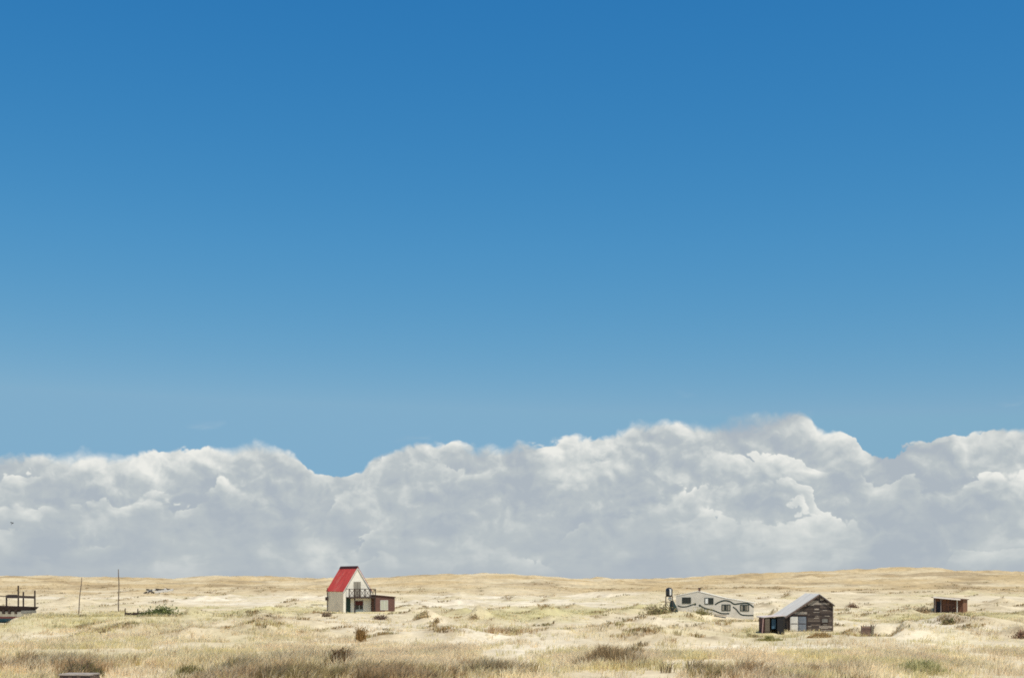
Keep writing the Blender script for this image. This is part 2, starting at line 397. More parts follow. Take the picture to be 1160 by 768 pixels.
q.put(b.inputs['Base Color'], lit); b.inputs['Roughness'].default_value = .95; b.inputs['Specular IOR Level'].default_value = .1
bn = q.n('ShaderNodeBump'); bn.inputs['Strength'].default_value = .5; bn.inputs['Distance'].default_value = .12
q.put(bn.inputs['Height'], q.noise(pos, 1.6, 6, .65)); gm.node_tree.links.new(bn.outputs[0], b.inputs['Normal'])
ground = np_mesh('ground', np.stack([x, y, z], 1), quads.ravel(), np.full(len(quads), 4), gm, ground_colour(x, y), True)
tag(ground, kind='structure')

# ------------------------------------------------------------------ grass
def blades(cx, cy, n_bl, hgt, wid, spread, cols, lean=(.18, 0.), tipcol=None, droop=.35, cz=None):
    """blade clusters: arrays of tuft centres; returns verts, faces, colours"""
    N = len(cx); rep = np.repeat(np.arange(N), n_bl)
    M = len(rep)
    a = rng.uniform(0, 2*np.pi, M); r = spread[rep]*np.sqrt(rng.uniform(0, 1, M))
    bx = cx[rep]+r*np.cos(a); by = cy[rep]+r*np.sin(a)
    bz = terrain(bx, by)-.03 if cz is None else cz[rep]
    h = hgt[rep]*rng.uniform(.55, 1.12, M)
    la = a+rng.normal(0, .7, M); lm = rng.uniform(.08, .60, M)*h
    dx = lm*np.cos(la)+lean[0]*h*rng.uniform(.3, 1.5, M); dy = lm*np.sin(la)+lean[1]*h
    fa = rng.uniform(-.9, .9, M); wx = np.cos(fa)*wid[rep]*.5; wy = np.sin(fa)*wid[rep]*.5
    base = np.stack([bx, by, bz], 1); W = np.stack([wx, wy, 0*wx], 1)
    mid = base+np.stack([dx*.28, dy*.28, h*.62], 1)
    tip = base+np.stack([dx, dy, h*(1-droop*rng.uniform(.1, .6, M))], 1)
    V = np.stack([base-W*.7, base+W*.7, mid+W, mid-W, tip], 1).reshape(-1, 3)
    i0 = np.arange(M)*5
    q4 = np.stack([i0, i0+1, i0+2, i0+3], 1); t3 = np.stack([i0+3, i0+2, i0+4], 1)
    flat = np.concatenate([q4, t3], 1).ravel(); sizes = np.tile([4, 3], M)
    c = cols[rep]*rng.uniform(.8, 1.2, (M, 1))*np.array((1.05, 1., .86))
    C = np.repeat(c[:, None], 5, 1)
    if tipcol is not None:
        C[:, 2:] = C[:, 2:]*.35+tipcol[rep][:, None]*np.array((1.02, 1., .92))*.65
    return V, flat, sizes, C.reshape(-1, 3)
def pick(N, table, w):
    t = np.array(table); return t[rng.choice(len(t), N, p=np.array(w)/sum(w))]
gmat = material('grass blades', None, .8, .0, translucent=.5, spec=.05)
STRAW, PINK, OLIVE, DARK, YG, RUST = (.86,.765,.555),(.82,.68,.51),(.29,.265,.125),(.185,.14,.085),(.70,.625,.32),(.48,.34,.19)
parts = []
def scatter(N, y0, y1, power, dens, nb, h, wd, spread, far=False):
    # tufts thin out with distance
    Y = y0*(y1/y0)**(rng.uniform(0, 1, N)**power); X = rng.uniform(-.47, .47, N)*Y
    w, gr, br, tan = maps(X, Y)
    keep = rng.uniform(0, 1, N) < dens(w, gr, br, tan, X, Y)*np.clip(.85+2.1*fbm(X/4.5, Y/8, 501, 4), .05, 1.8)
    X, Y, w, gr, br, tan = (k_[keep] for k_ in (X, Y, w, gr, br, tan)); n = len(X)
    hue = fbm(X/3.2, Y/6, 521, 3)+rng.normal(0, .10, n)       # neighbours share a colour
    base = np.where((hue > .10)[:, None], PINK, np.where((hue < -.24)[:, None], YG, STRAW))*np.ones((n, 1))
    sp_ = rng.uniform(0, 1, n) < .05; base[sp_] = RUST
    base = base*(1+.35*fbm(X/2.1, Y/4, 531, 2))[:, None]
    r = rng.uniform(0, 1, n)
    isg = r < gr*.75; base[isg] = pick(isg.sum(), [YG, (.50,.45,.20), OLIVE, STRAW], [3, 3, .6, 1.5])
    r = rng.uniform(0, 1, n); isb = (r*.5+.5*np.clip(.5-1.4*fbm(X/2.6, Y/5, 541, 3), 0, 1)) < br*.75; base[isb] = pick(isb.sum(), [OLIVE, DARK, RUST, PINK, STRAW], [1.6, .8, 2, 2, 2])
    if far:
        r = rng.uniform(0, 1, n); isf = r < tan; base[isf] = pick(isf.sum(), [TAN*.8, RUST, (.30,.235,.105), DARK], [3, 2, 2, .8])
    tip = base*.4+pick(n, [STRAW, PINK, (.90,.82,.64)], [1, 1, 1.4])*.6
    hh = h*(.65+.55*rng.uniform(0, 1, n))*(.8+.55*br)
    ww = wd*rng.uniform(.7, 1.3, n); ss = spread*rng.uniform(.6, 1.4, n)
    return blades(X, Y, nb, hh, ww, ss, base, tipcol=tip)
parts.append(scatter(30000, 41, 82, .9, lambda w, gr, br, tan, X, Y: .20+.50*br+.25*gr-.12*w+.55*np.clip(blobs(X, Y, PLUME), 0, 1), 9, .60, .022, .26))
parts.append(scatter(26000, 70, 140, 1., lambda w, gr, br, tan, X, Y: .16+.40*br+.40*gr-.16*w+.6*np.clip(blobs(X, Y, PLUME), 0, 1), 8, .50, .026, .28))
parts.append(scatter(22000, 130, 400, 1., lambda w, gr, br, tan, X, Y: .10+.3*br+.65*gr-.10*w, 9, .36, .045, .45))
parts.append(scatter(18000, 330, 900, 1., lambda w, gr, br, tan, X, Y: (.04+.75*tan)*np.clip(.45+1.5*fbm(X/25, Y/22, 301, 3), .03, 1), 6, .50, .13, 1.1, True))
# taller dark-based clumps in drifts
def drift(N):
    Y = 43*(105/43)**(rng.uniform(0, 1, N)**.9); X = rng.uniform(-.47, .47, N)*Y
    br = maps(X, Y)[2]; nz = .55*fbm(X/7, Y/6, 551, 2)+.62*fbm(X/1.3, Y/2.2, 553, 3)
    k_ = rng.uniform(0, 1, N) < np.clip(br*1.6-.38, 0, 1)*np.clip(.46+2.2*nz, 0, 1)
    X, Y, nz = X[k_], Y[k_], nz[k_]; n = len(X)
    hue = fbm(X/4, Y/7, 561, 2)+rng.normal(0, .15, n)
    base = np.where((hue > .05)[:, None], (.52,.37,.22), np.where((hue < -.18)[:, None], (.38,.31,.14), (.43,.295,.165)))*np.ones((n, 1))
    dk_ = rng.uniform(0, 1, n) < .22; base[dk_] = (.17,.12,.065)
    tip = base*.75+np.array((.80,.68,.50))*.25
    hh = (.56+.5*np.clip(nz*2, -.3, .8))*rng.uniform(.7, 1.15, n)
    return blades(X, Y, 34, hh, np.full(n, .024), np.full(n, .34), base, tipcol=tip, lean=(.22, 0))
parts.append(drift(16000))
def scrub_scatter(N):
    Y = 95*(600/95)**rng.uniform(0, 1, N); X = rng.uniform(-.47, .47, N)*Y
    k_ = rng.uniform(0, 1, N) < np.clip(scrub(X, Y)*1.2-.15, 0, 1)*sstep(620, 350, Y)
    X, Y = X[k_], Y[k_]; n = len(X)
    base = pick(n, [RUST, DARK, OLIVE, (.40,.30,.17)], [2, 1, 1, 2])
    return blades(X, Y, 7, .16+.22*rng.uniform(0, 1, n)+Y/1500, .03+Y/5000, .25+Y/900, base)
parts.append(scrub_scatter(60000))
V = []; Fl = []; Sz = []; Cc = []; off = 0
for v_, f_, s_, c_ in parts:
    V.append(v_); Fl.append(f_+off); Sz.append(s_); Cc.append(c_); off += len(v_)
grass = np_mesh('dune_grass', np.concatenate(V), np.concatenate(Fl), np.concatenate(Sz), gmat, np.concatenate(Cc))
tag(grass, 'dry pale and yellow-green dune grass covering the sand', 'grass', kind='stuff')

# ------------------------------------------------------------------ shared materials
white_paint = material('white limewash', (.79,.745,.65), .9, .05, 1.2, .06, 8, dirt=(.66,.58,.46), dirt_amt=.35)
red_tin = material('red roofing sheet', (.47,.058,.05), .7, .22, 1.3, .25, 3, stretch=(.6,1.6,.6), dirt=(.50,.15,.12), dirt_amt=.7)
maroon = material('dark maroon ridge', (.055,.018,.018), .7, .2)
dark_wood = material('dark stained wood', (.048,.033,.028), .85, .3, 5)
brown_brick = bpy.data.materials.new('brown brick'); brown_brick.use_nodes = True
q = NG(brown_brick.node_tree); br_ = q.n('ShaderNodeTexBrick')
cmb = q.n('ShaderNodeCombineXYZ'); sp_ = q.n('ShaderNodeSeparateXYZ'); brown_brick.node_tree.links.new(q.n('ShaderNodeTexCoord').outputs['Object'], sp_.inputs[0])
q.put(cmb.inputs[0], q.m('ADD', sp_.outputs[0], sp_.outputs[1])); q.put(cmb.inputs[1], sp_.outputs[2])
q.put(br_.inputs['Vector'], cmb.outputs[0]); br_.inputs['Color1'].default_value = (.115,.048,.038,1); br_.inputs['Color2'].default_value = (.16,.07,.05,1); br_.inputs['Mortar'].default_value = (.10,.07,.06,1)
br_.inputs['Scale'].default_value = 1; br_.inputs['Brick Width'].default_value = .3; br_.inputs['Row Height'].default_value = .12; br_.inputs['Mortar Size'].default_value = .012
q.put(brown_brick.node_tree.nodes['Principled BSDF'].inputs['Base Color'], br_.outputs['Color']); brown_brick.node_tree.nodes['Principled BSDF'].inputs['Roughness'].default_value = .9
taupe = material('taupe shutter', (.27,.245,.20), .8, .12, 3, stretch=(6,1,1))
green_door = material('dark green door', (.030,.055,.045), .6, .2)
glass_dark = material('dark window glass', (.02,.024,.026), .12, .2, 2, spec=.5)
pale_shutter = material('pale grey-green shutter', (.44,.44,.35), .8, .1)
concrete = material('grey-beige render', (.58,.54,.47), .95, .09, 1.0, .3, 6, dirt=(.36,.33,.29), dirt_amt=.35)
roof_grey = material('pale cement roof', (.70,.665,.58), .9, .12)
mural = material('dark green line paint', (.025,.04,.035), .8, .1)
white_wood = material('chalky white wood', (.62,.60,.55), .85, .12, 4)
black_plastic = material('black plastic tank', (.018,.019,.022), .3, .1, spec=.5)
white_plastic = material('white plastic', (.75,.74,.70), .5, .05)
tarp_green = material('dark green tarpaulin', (.018,.038,.036), .6, .3, 3, .4, 5)
wood_col = material('weathered timber', None, .9, .28, 7, .3, 30, stretch=(.6,.6,5))
tin = material('grey roofing sheet', (.55,.535,.50), .65, .16, 1.3, .2, 4, stretch=(.5,2,.5), spec=.2, dirt=(.42,.33,.27), dirt_amt=.4)
pinkish = material('faded pink edge board', (.46,.30,.27), .85, .2)
blue_grey = material('blue-grey door paint', (.165,.185,.215), .7, .18, 4)
blue_panel = material('blue panel', (.06,.12,.18), .6, .2, 3)
rock_mat = material('pale stone', (.5,.46,.38), .95, .15, 3, .5, 6)
paint_red = material('faded red band', (.24,.10,.11), .7, .2, 3)
paint_blue = material('blue bottom paint', (.035,.10,.16), .6, .2, 3)
hull_white = material('chalky white hull paint', (.63,.63,.59), .7, .1, 2, dirt=(.33,.27,.21), dirt_amt=.4)

def window(parent, x0, x1, z0, z1, yf, frame_mat, pane_mat, fw=.05, mull=1, extra=None):
    """frame standing proud of a wall whose face is at y = yf, pane set back in it"""
    f_ = MB(); f_.box(x0, x0+fw, yf-.05, yf-.003, z0, z1); f_.box(x1-fw, x1, yf-.05, yf-.003, z0, z1)
    f_.box(x0+fw, x1-fw, yf-.05, yf-.003, z0, z0+fw); f_.box(x0+fw, x1-fw, yf-.05, yf-.003, z1-fw, z1)
    for i in range(1, mull):
        m_ = x0+(x1-x0)*i/mull; f_.box(m_-fw*.5, m_+fw*.5, yf-.046, yf-.003, z0+fw, z1-fw)
    w_ = f_.build('window', frame_mat, parent)
    MB().box(x0+fw, x1-fw, yf-.025, yf-.004, z0+fw, z1-fw).build('pane', pane_mat, w_)
    return w_

# ------------------------------------------------------------------ house with the red roof
hx, hy = spot(389, 693.)
H1 = empty('beach_house', (hx, hy, 0), R(32), 'narrow white house with steep red roof, balcony and low brick annex', 'house')
W1, L1, EA, AP = 4.25, 5.5, 2.95, 6.22
MB().prism_y([(0,-.6),(W1,-.6),(W1,EA),(W1/2,AP-.06),(0,EA)], 0, L1).build('wall', white_paint, H1)
MB().box(-.02, -.003, .02, L1-.02, -.6, EA-.06).build('side_wall_bounce_tint', material('bounce-tinted limewash', (.84,.715,.55), .95, .07, 1.1, .2, 6, dirt=(.62,.52,.40), dirt_amt=.45), H1)  # slab over the wall, colour warmed to stand in for sand-bounced light
ov = .16; sl_ = (AP-EA)/(W1/2)
def roof_slab(x0, x1, y0, y1, flip, t=.07, lift=.02):
    """sheet lying on the slope between local x0 (eave side) and x1 (ridge side), corrugated"""
    m_ = MB(); n_ = int((y1-y0)/.12)
    za = lambda x_: EA+sl_*x_+lift
    V_ = []; F_ = []
    for i in range(n_+1):
        yy = y0+(y1-y0)*i/n_; dz = .022*math.cos(i*math.pi)
        for xx in (x0, x1):
            X_ = W1-xx if flip else xx
            V_.append((X_, yy, za(xx)+dz+t)); V_.append((X_, yy, za(xx)+dz))
    for i in range(n_):
        a = i*4; b2 = a+4
        F_ += [(a, a+2, b2+2, b2), (a+1, b2+1, b2+3, a+3), (a, b2, b2+1, a+1), (a+2, a+3, b2+3, b2+2)]
    F_ += [(0, 1, 3, 2), (n_*4, n_*4+2, n_*4+3, n_*4+1)]
    return m_.add(V_, F_)
roof = roof_slab(-.10, W1/2-.01, -ov, L1+ov, False)
r2 = roof_slab(-.10, W1/2-.01, -ov, L1+ov, True); roof.add(r2.V, r2.F)
rf = roof.build('roof', red_tin, H1)
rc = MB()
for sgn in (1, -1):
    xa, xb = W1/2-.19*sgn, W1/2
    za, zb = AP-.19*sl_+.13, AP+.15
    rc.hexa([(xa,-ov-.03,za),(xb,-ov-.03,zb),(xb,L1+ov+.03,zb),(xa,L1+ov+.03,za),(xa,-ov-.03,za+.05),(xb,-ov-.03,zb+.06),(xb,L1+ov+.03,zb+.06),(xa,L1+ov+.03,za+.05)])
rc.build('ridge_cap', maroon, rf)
bb = MB()                                           # white barge boards on the gable
for flip in (0, 1):
    p = [(-.09,-ov+.02), (W1/2-.02,-ov+.02)]
    xs = [W1-x_ if flip else x_ for x_, _ in p]
    z0_, z1_ = EA+sl_*p[0][0], EA+sl_*p[1][0]
    bb.hexa([(xs[0],-ov+.02,z0_-.2),(xs[1],-ov+.02,z1_-.2),(xs[1],-.004,z1_-.2),(xs[0],-.004,z0_-.2),(xs[0],-ov+.02,z0_+.015),(xs[1],-ov+.02,z1_+.015),(xs[1],-.004,z1_+.015),(xs[0],-.004,z0_+.015)])
bb.build('barge_board', white_wood, H1)
# balcony
bal = MB().box(.38, W1+.22, -1.0, -.004, 1.95, 2.08).box(.38, W1+.22, -1.06, -1.0, 1.88, 2.10).build('balcony', dark_wood, H1)
rl = MB(); zt = 3.24
rl.box(.38, W1+.22, -1.06, -.97, zt-.09, zt)
rl.box(.38, .45, -.98, -.02, zt-.07, zt); rl.box(W1+.15, W1+.22, -.98, -.02, zt-.07, zt)
xs = np.linspace(.42, W1+.18, 6)
for x_ in xs: rl.box(x_-.06, x_+.06, -1.05, -.98, 2.08, zt-.09)
for i in range(5):
    a, b2 = xs[i], xs[i+1]
    rl.bar((a+.03,-1.015,2.12), (b2-.03,-1.015,zt-.09),   .04, .055); rl.bar((a+.03,-1.012,zt-.09), (b2-.03,-1.012,2.12), .04, .055)
rl.box(.42, W1+.18, -1.03, -1.0, 2.13, 2.18)
rl.build('railing', dark_wood, bal)
for x_, w_ in ((1.30,.07),(W1+.12,.10)):
    MB().box(x_-w_, x_+w_, -1.0, -.86, -.5, 1.95).build('post', dark_wood, bal)
# doors and windows
dr = MB().box(.38, 1.05, -.06, -.003, -.1, 1.93).build('door', green_door, H1); tag(dr, 'dark green ground floor door')
MB().box(.95, 1.0, -.10, -.06, .95, 1.07).build('handle', black_plastic, dr)
bd = MB().box(1.56, 2.64, -.06, -.003, 2.10, 4.22).build('balcony_door', taupe, H1)
MB().box(2.09, 2.12, -.075, -.06, 2.12, 4.2).build('seam', dark_wood, bd)
gw = window(H1, 1.75, 3.05, -.12, 1.62, 0., white_wood, glass_dark, .07, 2); tag(gw, 'tall ground floor window under the balcony')
MB().box(1.83, 2.97, -.085, -.05, .93, 1.52).build('blind', material('red-brown blind', (.10,.03,.025), .8, .2), gw)
MB().box(1.83, 2.97, -.075, -.051, -.02, .35).build('sill_panel', material('pale blue-grey panel', (.36,.40,.40), .8, .15), gw)
# annex
an = MB(); ax0, ax1, ay0, ay1 = W1+.06, W1+3.35, -.75, 2.4
an.add([(ax0,ay0,-.5),(ax1,ay0,-.5),(ax1,ay1,-.5),(ax0,ay1,-.5),(ax0,ay0,2.28),(ax1,ay0,1.98),(ax1,ay1,1.98),(ax0,ay1,2.28)], [(0,3,2,1),(4,5,6,7),(0,1,5,4),(1,2,6,5),(2,3,7,6),(3,0,4,7)])
anx = an.build('annex', brown_brick, H1)
MB().hexa([(ax0-.08,ay0-.14,2.30),(ax1+.12,ay0-.14,1.99),(ax1+.12,ay1+.1,1.99),(ax0-.08,ay1+.1,2.30),(ax0-.08,ay0-.14,2.40),(ax1+.12,ay0-.14,2.09),(ax1+.12,ay1+.1,2.09),(ax0-.08,ay1+.1,2.40)]).build('annex_roof', maroon, anx)
aw = window(anx, ax0+1.0, ax0+2.2, .22, 1.62, ay0, white_wood, pale_shutter, .06, 2); tag(aw, 'pale closed shutter in the brick annex')
pp = MB().tube([(-.12, L1-.25, -.5), (-.12, L1-.25, 3.35)], .055).box(-.36, -.06, L1-.42, L1-.1, 1.55, 2.05).build('drainpipe', dark_wood, H1)
# stone and scrub by the side wall
def rock(name, loc, r, label, mat=rock_mat, seed=1, cat='rock'):
    rr = np.random.default_rng(seed); V_ = []; F_ = []; nu, nv = 12, 7
    for j in range(nv+1):
        for i in range(nu):
            th = math.pi*j/nv; ph = 2*math.pi*i/nu; k_ = 1+.16*math.sin(3*ph+seed)+.12*rr.normal()*.6
            V_.append((r[0]*k_*math.sin(th)*math.cos(ph), r[1]*k_*math.sin(th)*math.sin(ph), r[2]*k_*math.cos(th)))
    for j in range(nv):
        for i in range(nu): F_.append((j*nu+i, (j+1)*nu+i, (j+1)*nu+(i+1) % nu, j*nu+(i+1) % nu))
    o = link_mesh(name, V_, F_, mat, None, None, True); o.location = loc
    return tag(o, label, cat)
X_, Y_, Z_ = ground_at(374, 689.5)
rock('boulder', (X_, Y_-.3, Z_+.18), (.42,.4,.3), 'pale rounded stone beside the shaded wall of the red-roofed house', seed=4)

# low rail left of the house
X_, Y_ = spot(352, 689.5); zz = tz(X_, Y_)
lf = empty('low_rail', (X_, Y_, zz), 0, 'low thin timber rail on the sand left of the red-roofed house', 'fence')
MB().bar((0,0,.45), (1.9,.1,.42), .05, .07).build('rail', dark_wood, lf)
for k_ in (.05, .95, 1.85): MB().box(k_-.03, k_+.03, .04, .10, -.3, .42).build('post', dark_wood, lf)

# ------------------------------------------------------------------ pale house with the painted line
D2 = 160.; ppm = F/D2
H2 = empty('mural_house', ((810-CX)/F*D2, D2, 0), R(-9.2), 'low grey-beige house with wavy dark line painted across its front', 'house')
def w2(u, v): return (u-810)/ppm*1.0, CH-(v-HY)/ppm      # photo pixels of the front wall into its own metres
def P2(L): return [w2(u, v) for u, v in L]
poly = P2([(766,700),(816,704),(816,676.2),(791,669.8),(766,675.2)])
wl = MB().prism_y(poly, 0, 6.)
wl.prism_y(P2([(816,706),(853,709),(853,682.6),(816,676.2)]), .004, 4.5)
wl.build('wall', concrete, H2)
rr_ = MB()
def strip(L, t, y0, y1):
    pts_ = P2(L)
    for (xa, za), (xb, zb) in zip(pts_[:-1], pts_[1:]):
        rr_.hexa([(xa,y0,za+.003),(xb,y0,zb+.003),(xb,y1,zb+.003),(xa,y1,za+.003),(xa,y0,za+t),(xb,y0,zb+t),(xb,y1,zb+t),(xa,y1,za+t)])
strip([(763.5,675.7),(791,669.8),(818,676.7)], .06, -.04, 6.1); strip([(818.1,676.8),(855,683.)], .05, -.035, 4.6)
rf2 = rr_.build('roof', roof_grey, H2)
xa, za = w2(792.3, 670)
ch = MB().box(xa-.13, xa+.13, 1.2, 1.46, za-.3, za+.42).build('chimney', brown_brick, rf2)
MB().box(xa-.19, xa+.19, 1.14, 1.52, za+.42, za+.50).build('chimney_cap', dark_wood, ch)
for (ua, ub, va, vb, mull, pm) in ((773,783,676.4,683.4,2,glass_dark),(798.3,808.3,676.9,684.2,3,glass_dark),(817.3,827.3,684.3,691.6,3,taupe),(838,848,684.5,691.9,3,taupe)):
    x0, z1 = w2(ua, va); x1, z0 = w2(ub, vb); yf = 0. if ua < 810 else .004
    w_ = window(H2, x0, x1, z0, z1, yf, mural, pm, .085, mull)
    if 790 < ua < 810: tag(w_, 'dark window with one white panel'); MB().box(x0+.09, x0+.42, yf-.06, yf-.028, z0+.1, z1-.1).build('white_panel', white_plastic, w_)
    if ua > 810: MB().box(x0+(x1-x0)*.36, x0+(x1-x0)*.55, yf-.045, yf-.026, z0+.09, z1-.09).build('open_gap', glass_dark, w_)
def stroke(L, wd=.10, n_=6):
    """painted stroke: a thin raised ribbon along a smooth curve"""
    L = P2(L); P_ = [Vector((a, 0, b_)) for a, b_ in L]; out = []
    for i in range(len(P_)-1):
        p0, p1, p2, p3 = P_[max(i-1,0)], P_[i], P_[i+1], P_[min(i+2,len(P_)-1)]
        for t in np.linspace(0, 1, n_, endpoint=(i == len(P_)-2)):
            out.append(.5*((2*p1)+(p2-p0)*t+(2*p0-5*p1+4*p2-p3)*t*t+(3*p1-p0-3*p2+p3)*t**3))
    return out, wd
ml = MB()
for L, wd in (([(768,685.8),(772,687.2),(778,687),(784,685),(787,684.2)],.14),([(793,685.5),(799,688.8),(808,691),(817,694.5),(826,694.6)],.16),([(810,684.6),(815,681.6),(821,680),(827,681.2),(831.5,684),(838,683.2),(847,683.3),(853,687.6)],.17),([(830,687),(833.5,689.8),(838.5,695.4),(845,696.6),(853,696.6)],.15)):
    o_, wd = stroke(L, wd); V_ = []; F_ = []
    for i, p in enumerate(o_):
        t = (o_[min(i+1, len(o_)-1)]-o_[max(i-1, 0)]).normalized(); nrm = Vector((-t.z, 0, t.x))
        for s_, y_ in ((.5,-.012),(-.5,-.012),(-.5,.002),(.5,.002)): V_.append(p+nrm*wd*s_+Vector((0, y_, 0)))
    for i in range(len(o_)-1):
        for j in range(4): F_.append((i*4+j, i*4+(j+1) % 4, i*4+4+(j+1) % 4, i*4+4+j))
    n_ = len(V_); F_ += [(3,2,1,0), (n_-4,n_-3,n_-2,n_-1)]
    ml.add(V_, F_)
for u, v in ((787.6,684.2),(793,685.6)):
    a, c_ = w2(u, v); ml.prism_y([(a+.15*math.cos(t), c_+.15*math.sin(t)) for t in np.linspace(0, 2*math.pi, 10, endpoint=False)], -.014, -.004)
ml.build('painted_line', mural, H2)
# tank on its stand, cover beside it
D3 = 158.; pm3 = F/D3
def at3(u, v): return (u-758)/pm3, CH-(v-HY)/pm3
tx = (758-CX)/F*D3; tg = tz(tx, D3)
WT = empty('water_tank', (tx, D3, 0), R(-6), 'black water tank on a thin timber stand left of the painted house', 'water tank')
_, zb = at3(758, 675); _, ztop = at3(758, 665.2)
V_ = []; prof = [(.34,0),(.42,.05),(.43,.35),(.41,.42),(.43,.5),(.43,.82),(.36,.96),(.15,1.06),(.10,1.1),(0.001,1.1)]
tk = MB(); nn = 20; F_ = []
for r_, z_ in [(0.001,0)]+prof:
    for i in range(nn): V_.append((r_*math.cos(2*math.pi*i/nn), r_*math.sin(2*math.pi*i/nn), zb+z_*(ztop-zb)/1.1))
for j in range(len(prof)):
    for i in range(nn): F_.append((j*nn+i, j*nn+(i+1) % nn, (j+1)*nn+(i+1) % nn, (j+1)*nn+i))
tk.add(V_, F_); tk_o = tk.build('tank', black_plastic, WT, True)
MB().box(.06,.26,-.46,-.40, zb+.12, ztop-.2).build('highlight_strip', white_plastic, tk_o)  # white strip standing in for the highlight on the black tank
MB().box(-.46,.46,-.44,.44, zb-.07, zb-.004).build('platform', dark_wood, WT)
for i, j in ((-1,-1),(1,-1),(1,1),(-1,1)): MB().bar((.40*i,.38*j,zb-.07),(.46*i,.44*j,tg-.5),.10,.10).build('leg', dark_wood, WT)
br2 = MB(); zm = zb-.75; br2.bar((-.43,-.42,zm),(.43,-.42,zm),.05,.06); br2.bar((-.42,-.40,zm-.03),(.42,-.40,tg+.1),.04,.05); br2.build('brace', dark_wood, WT)
sm = MB(); V_ = []; F_ = []
for j in range(7):
    for i in range(14):
        th = math.pi*j/6; V_.append((.10+.22*math.sin(th)*math.cos(2*math.pi*i/14), -.1+.22*math.sin(th)*math.sin(2*math.pi*i/14), zb-.33+.25*math.cos(th)))
for j in range(6):
    for i in range(14): F_.append((j*14+i, (j+1)*14+i, (j+1)*14+(i+1) % 14, j*14+(i+1) % 14))
sm.add(V_, F_); sm.build('float_ball', white_plastic, WT, True)
# draped cover
tp = MB(); V_ = []; F_ = []
x0, z0 = at3(759.5, 680); x1, _ = at3(768.5, 680); _, zlow = at3(764, 693)
cxs = [(.10,.42,1.0),(.02,.55,.85),(-.02,.78,.5),(-.06,.98,.15),(-.08,1.08,-.4)]
for a, b_, hh in cxs:
    for i in range(16):
        w_ = 2*math.pi*i/16; rx = (b_-a)*.52*(1+.07*math.sin(5*w_)); ry = rx*1.0
        V_.append((x0-.02+(a+b_)/2*.98+rx*math.cos(w_), .3+ry*math.sin(w_), zlow+(z0-zlow)*hh))
for j in range(4):
    for i in range(16): F_.append((j*16+i, (j+1)*16+i, (j+1)*16+(i+1) % 16, j*16+(i+1) % 16))
F_.append(tuple(range(16)))
tp.add(V_, F_); tpo = tp.build('tarpaulin', tarp_green, None, True); tpo.location = (tx, D3, 0)
tag(tpo, 'dark green sloping cover draped between the tank and the painted house', 'cover')
X_, Y_, Z_ = ground_at(816, 698)
pk = MB().bar((-.75,0,.16),(.75,-.1,.02),.22,.07,(.22,.15,.09)).build('plank', wood_col); pk.location = (X_, Y_-.05, Z_+.05)
tag(pk, 'brown plank lying on the sand below the painted house', 'plank')

# ------------------------------------------------------------------ plank shack
D4 = 108.; p4 = F/D4
H3 = empty('timber_shack', ((917.5-CX)/F*D4, D4, 0), R(0), 'dark weathered plank shack with grey sheet roof and lean-to', 'shack')
def w4(u, v, D=D4): return ((u-CX)/F*D-(917.5-CX)/F*D4, CH-(v-HY)/F*D)
pl = [w4(891.8,722), w4(943,722), w4(943,684.6), w4(927.6,673.4), w4(891.8,697.2)]
L3 = 4.9
core = MB().prism_y(pl, .03, L3, (.05,.035,.03))
def edge_z(x_):
    (xr, zr), (xa, za), (xl, zl) = pl[2], pl[3], pl[4]
    return za+(zr-za)*(x_-xa)/(xr-xa) if x_ > xa else za+(zl-za)*(x_-xa)/(xl-xa)
zb4 = pl[0][1]; z_ = zb4; rp = random.Random(5)
tones = [(.085,.066,.056),(.065,.051,.045),(.11,.087,.073),(.05,.039,.036),(.14,.113,.094)]
xl4, xr4 = pl[0][0], pl[1][0]
while z_ < pl[3][1]-.05:                              # horizontal boards, broken in length
    hh = rp.uniform(.13,.2); zt_ = z_+hh-.012
    def span(zq):
        xs_ = np.linspace(xl4, xr4, 400); ok = np.array([edge_z(k_) > zq+.02 for k_ in xs_]); return (xs_[ok][0], xs_[ok][-1]) if ok.any() else None
    sp = span(zt_)
    if sp and sp[1]-sp[0] > .2:
        cuts = [sp[0]]+sorted(k_ for k_ in (w4(928.5,700)[0]+rp.uniform(-.06,.06), rp.uniform(xl4+.8, xr4-1.2)) if sp[0]+.15 < k_ < sp[1]-.15)+[sp[1]]
        for a, b_ in zip(cuts[:-1], cuts[1:]):
            c_ = rp.choice(tones)
            if rp.random() < .15: c_ = (.33,.285,.24)
            core.box(a+.006, b_-.006, rp.uniform(-.018,0), .03, z_, zt_, c_)
            if rp.random() < .45:                     # splintered pale edge
                k0 = rp.uniform(a, (a+b_)/2); k1 = rp.uniform((a+b_)/2, b_); core.box(k0, k1, -.03, -.019, zt_-.045, zt_-.005, (.42,.37,.31))
    z_ += hh
core.build('wall', wood_col, H3)
MB().box(xr4-.02, xr4+.06, -.04, .05, zb4, edge_z(xr4)-.05, (.13,.10,.085)).build('corner_board', wood_col, H3)
MB().box(xl4-.05, xl4+.07, -.045, .05, zb4, edge_z(xl4)-.05, (.045,.035,.03)).build('corner_board', wood_col, H3)
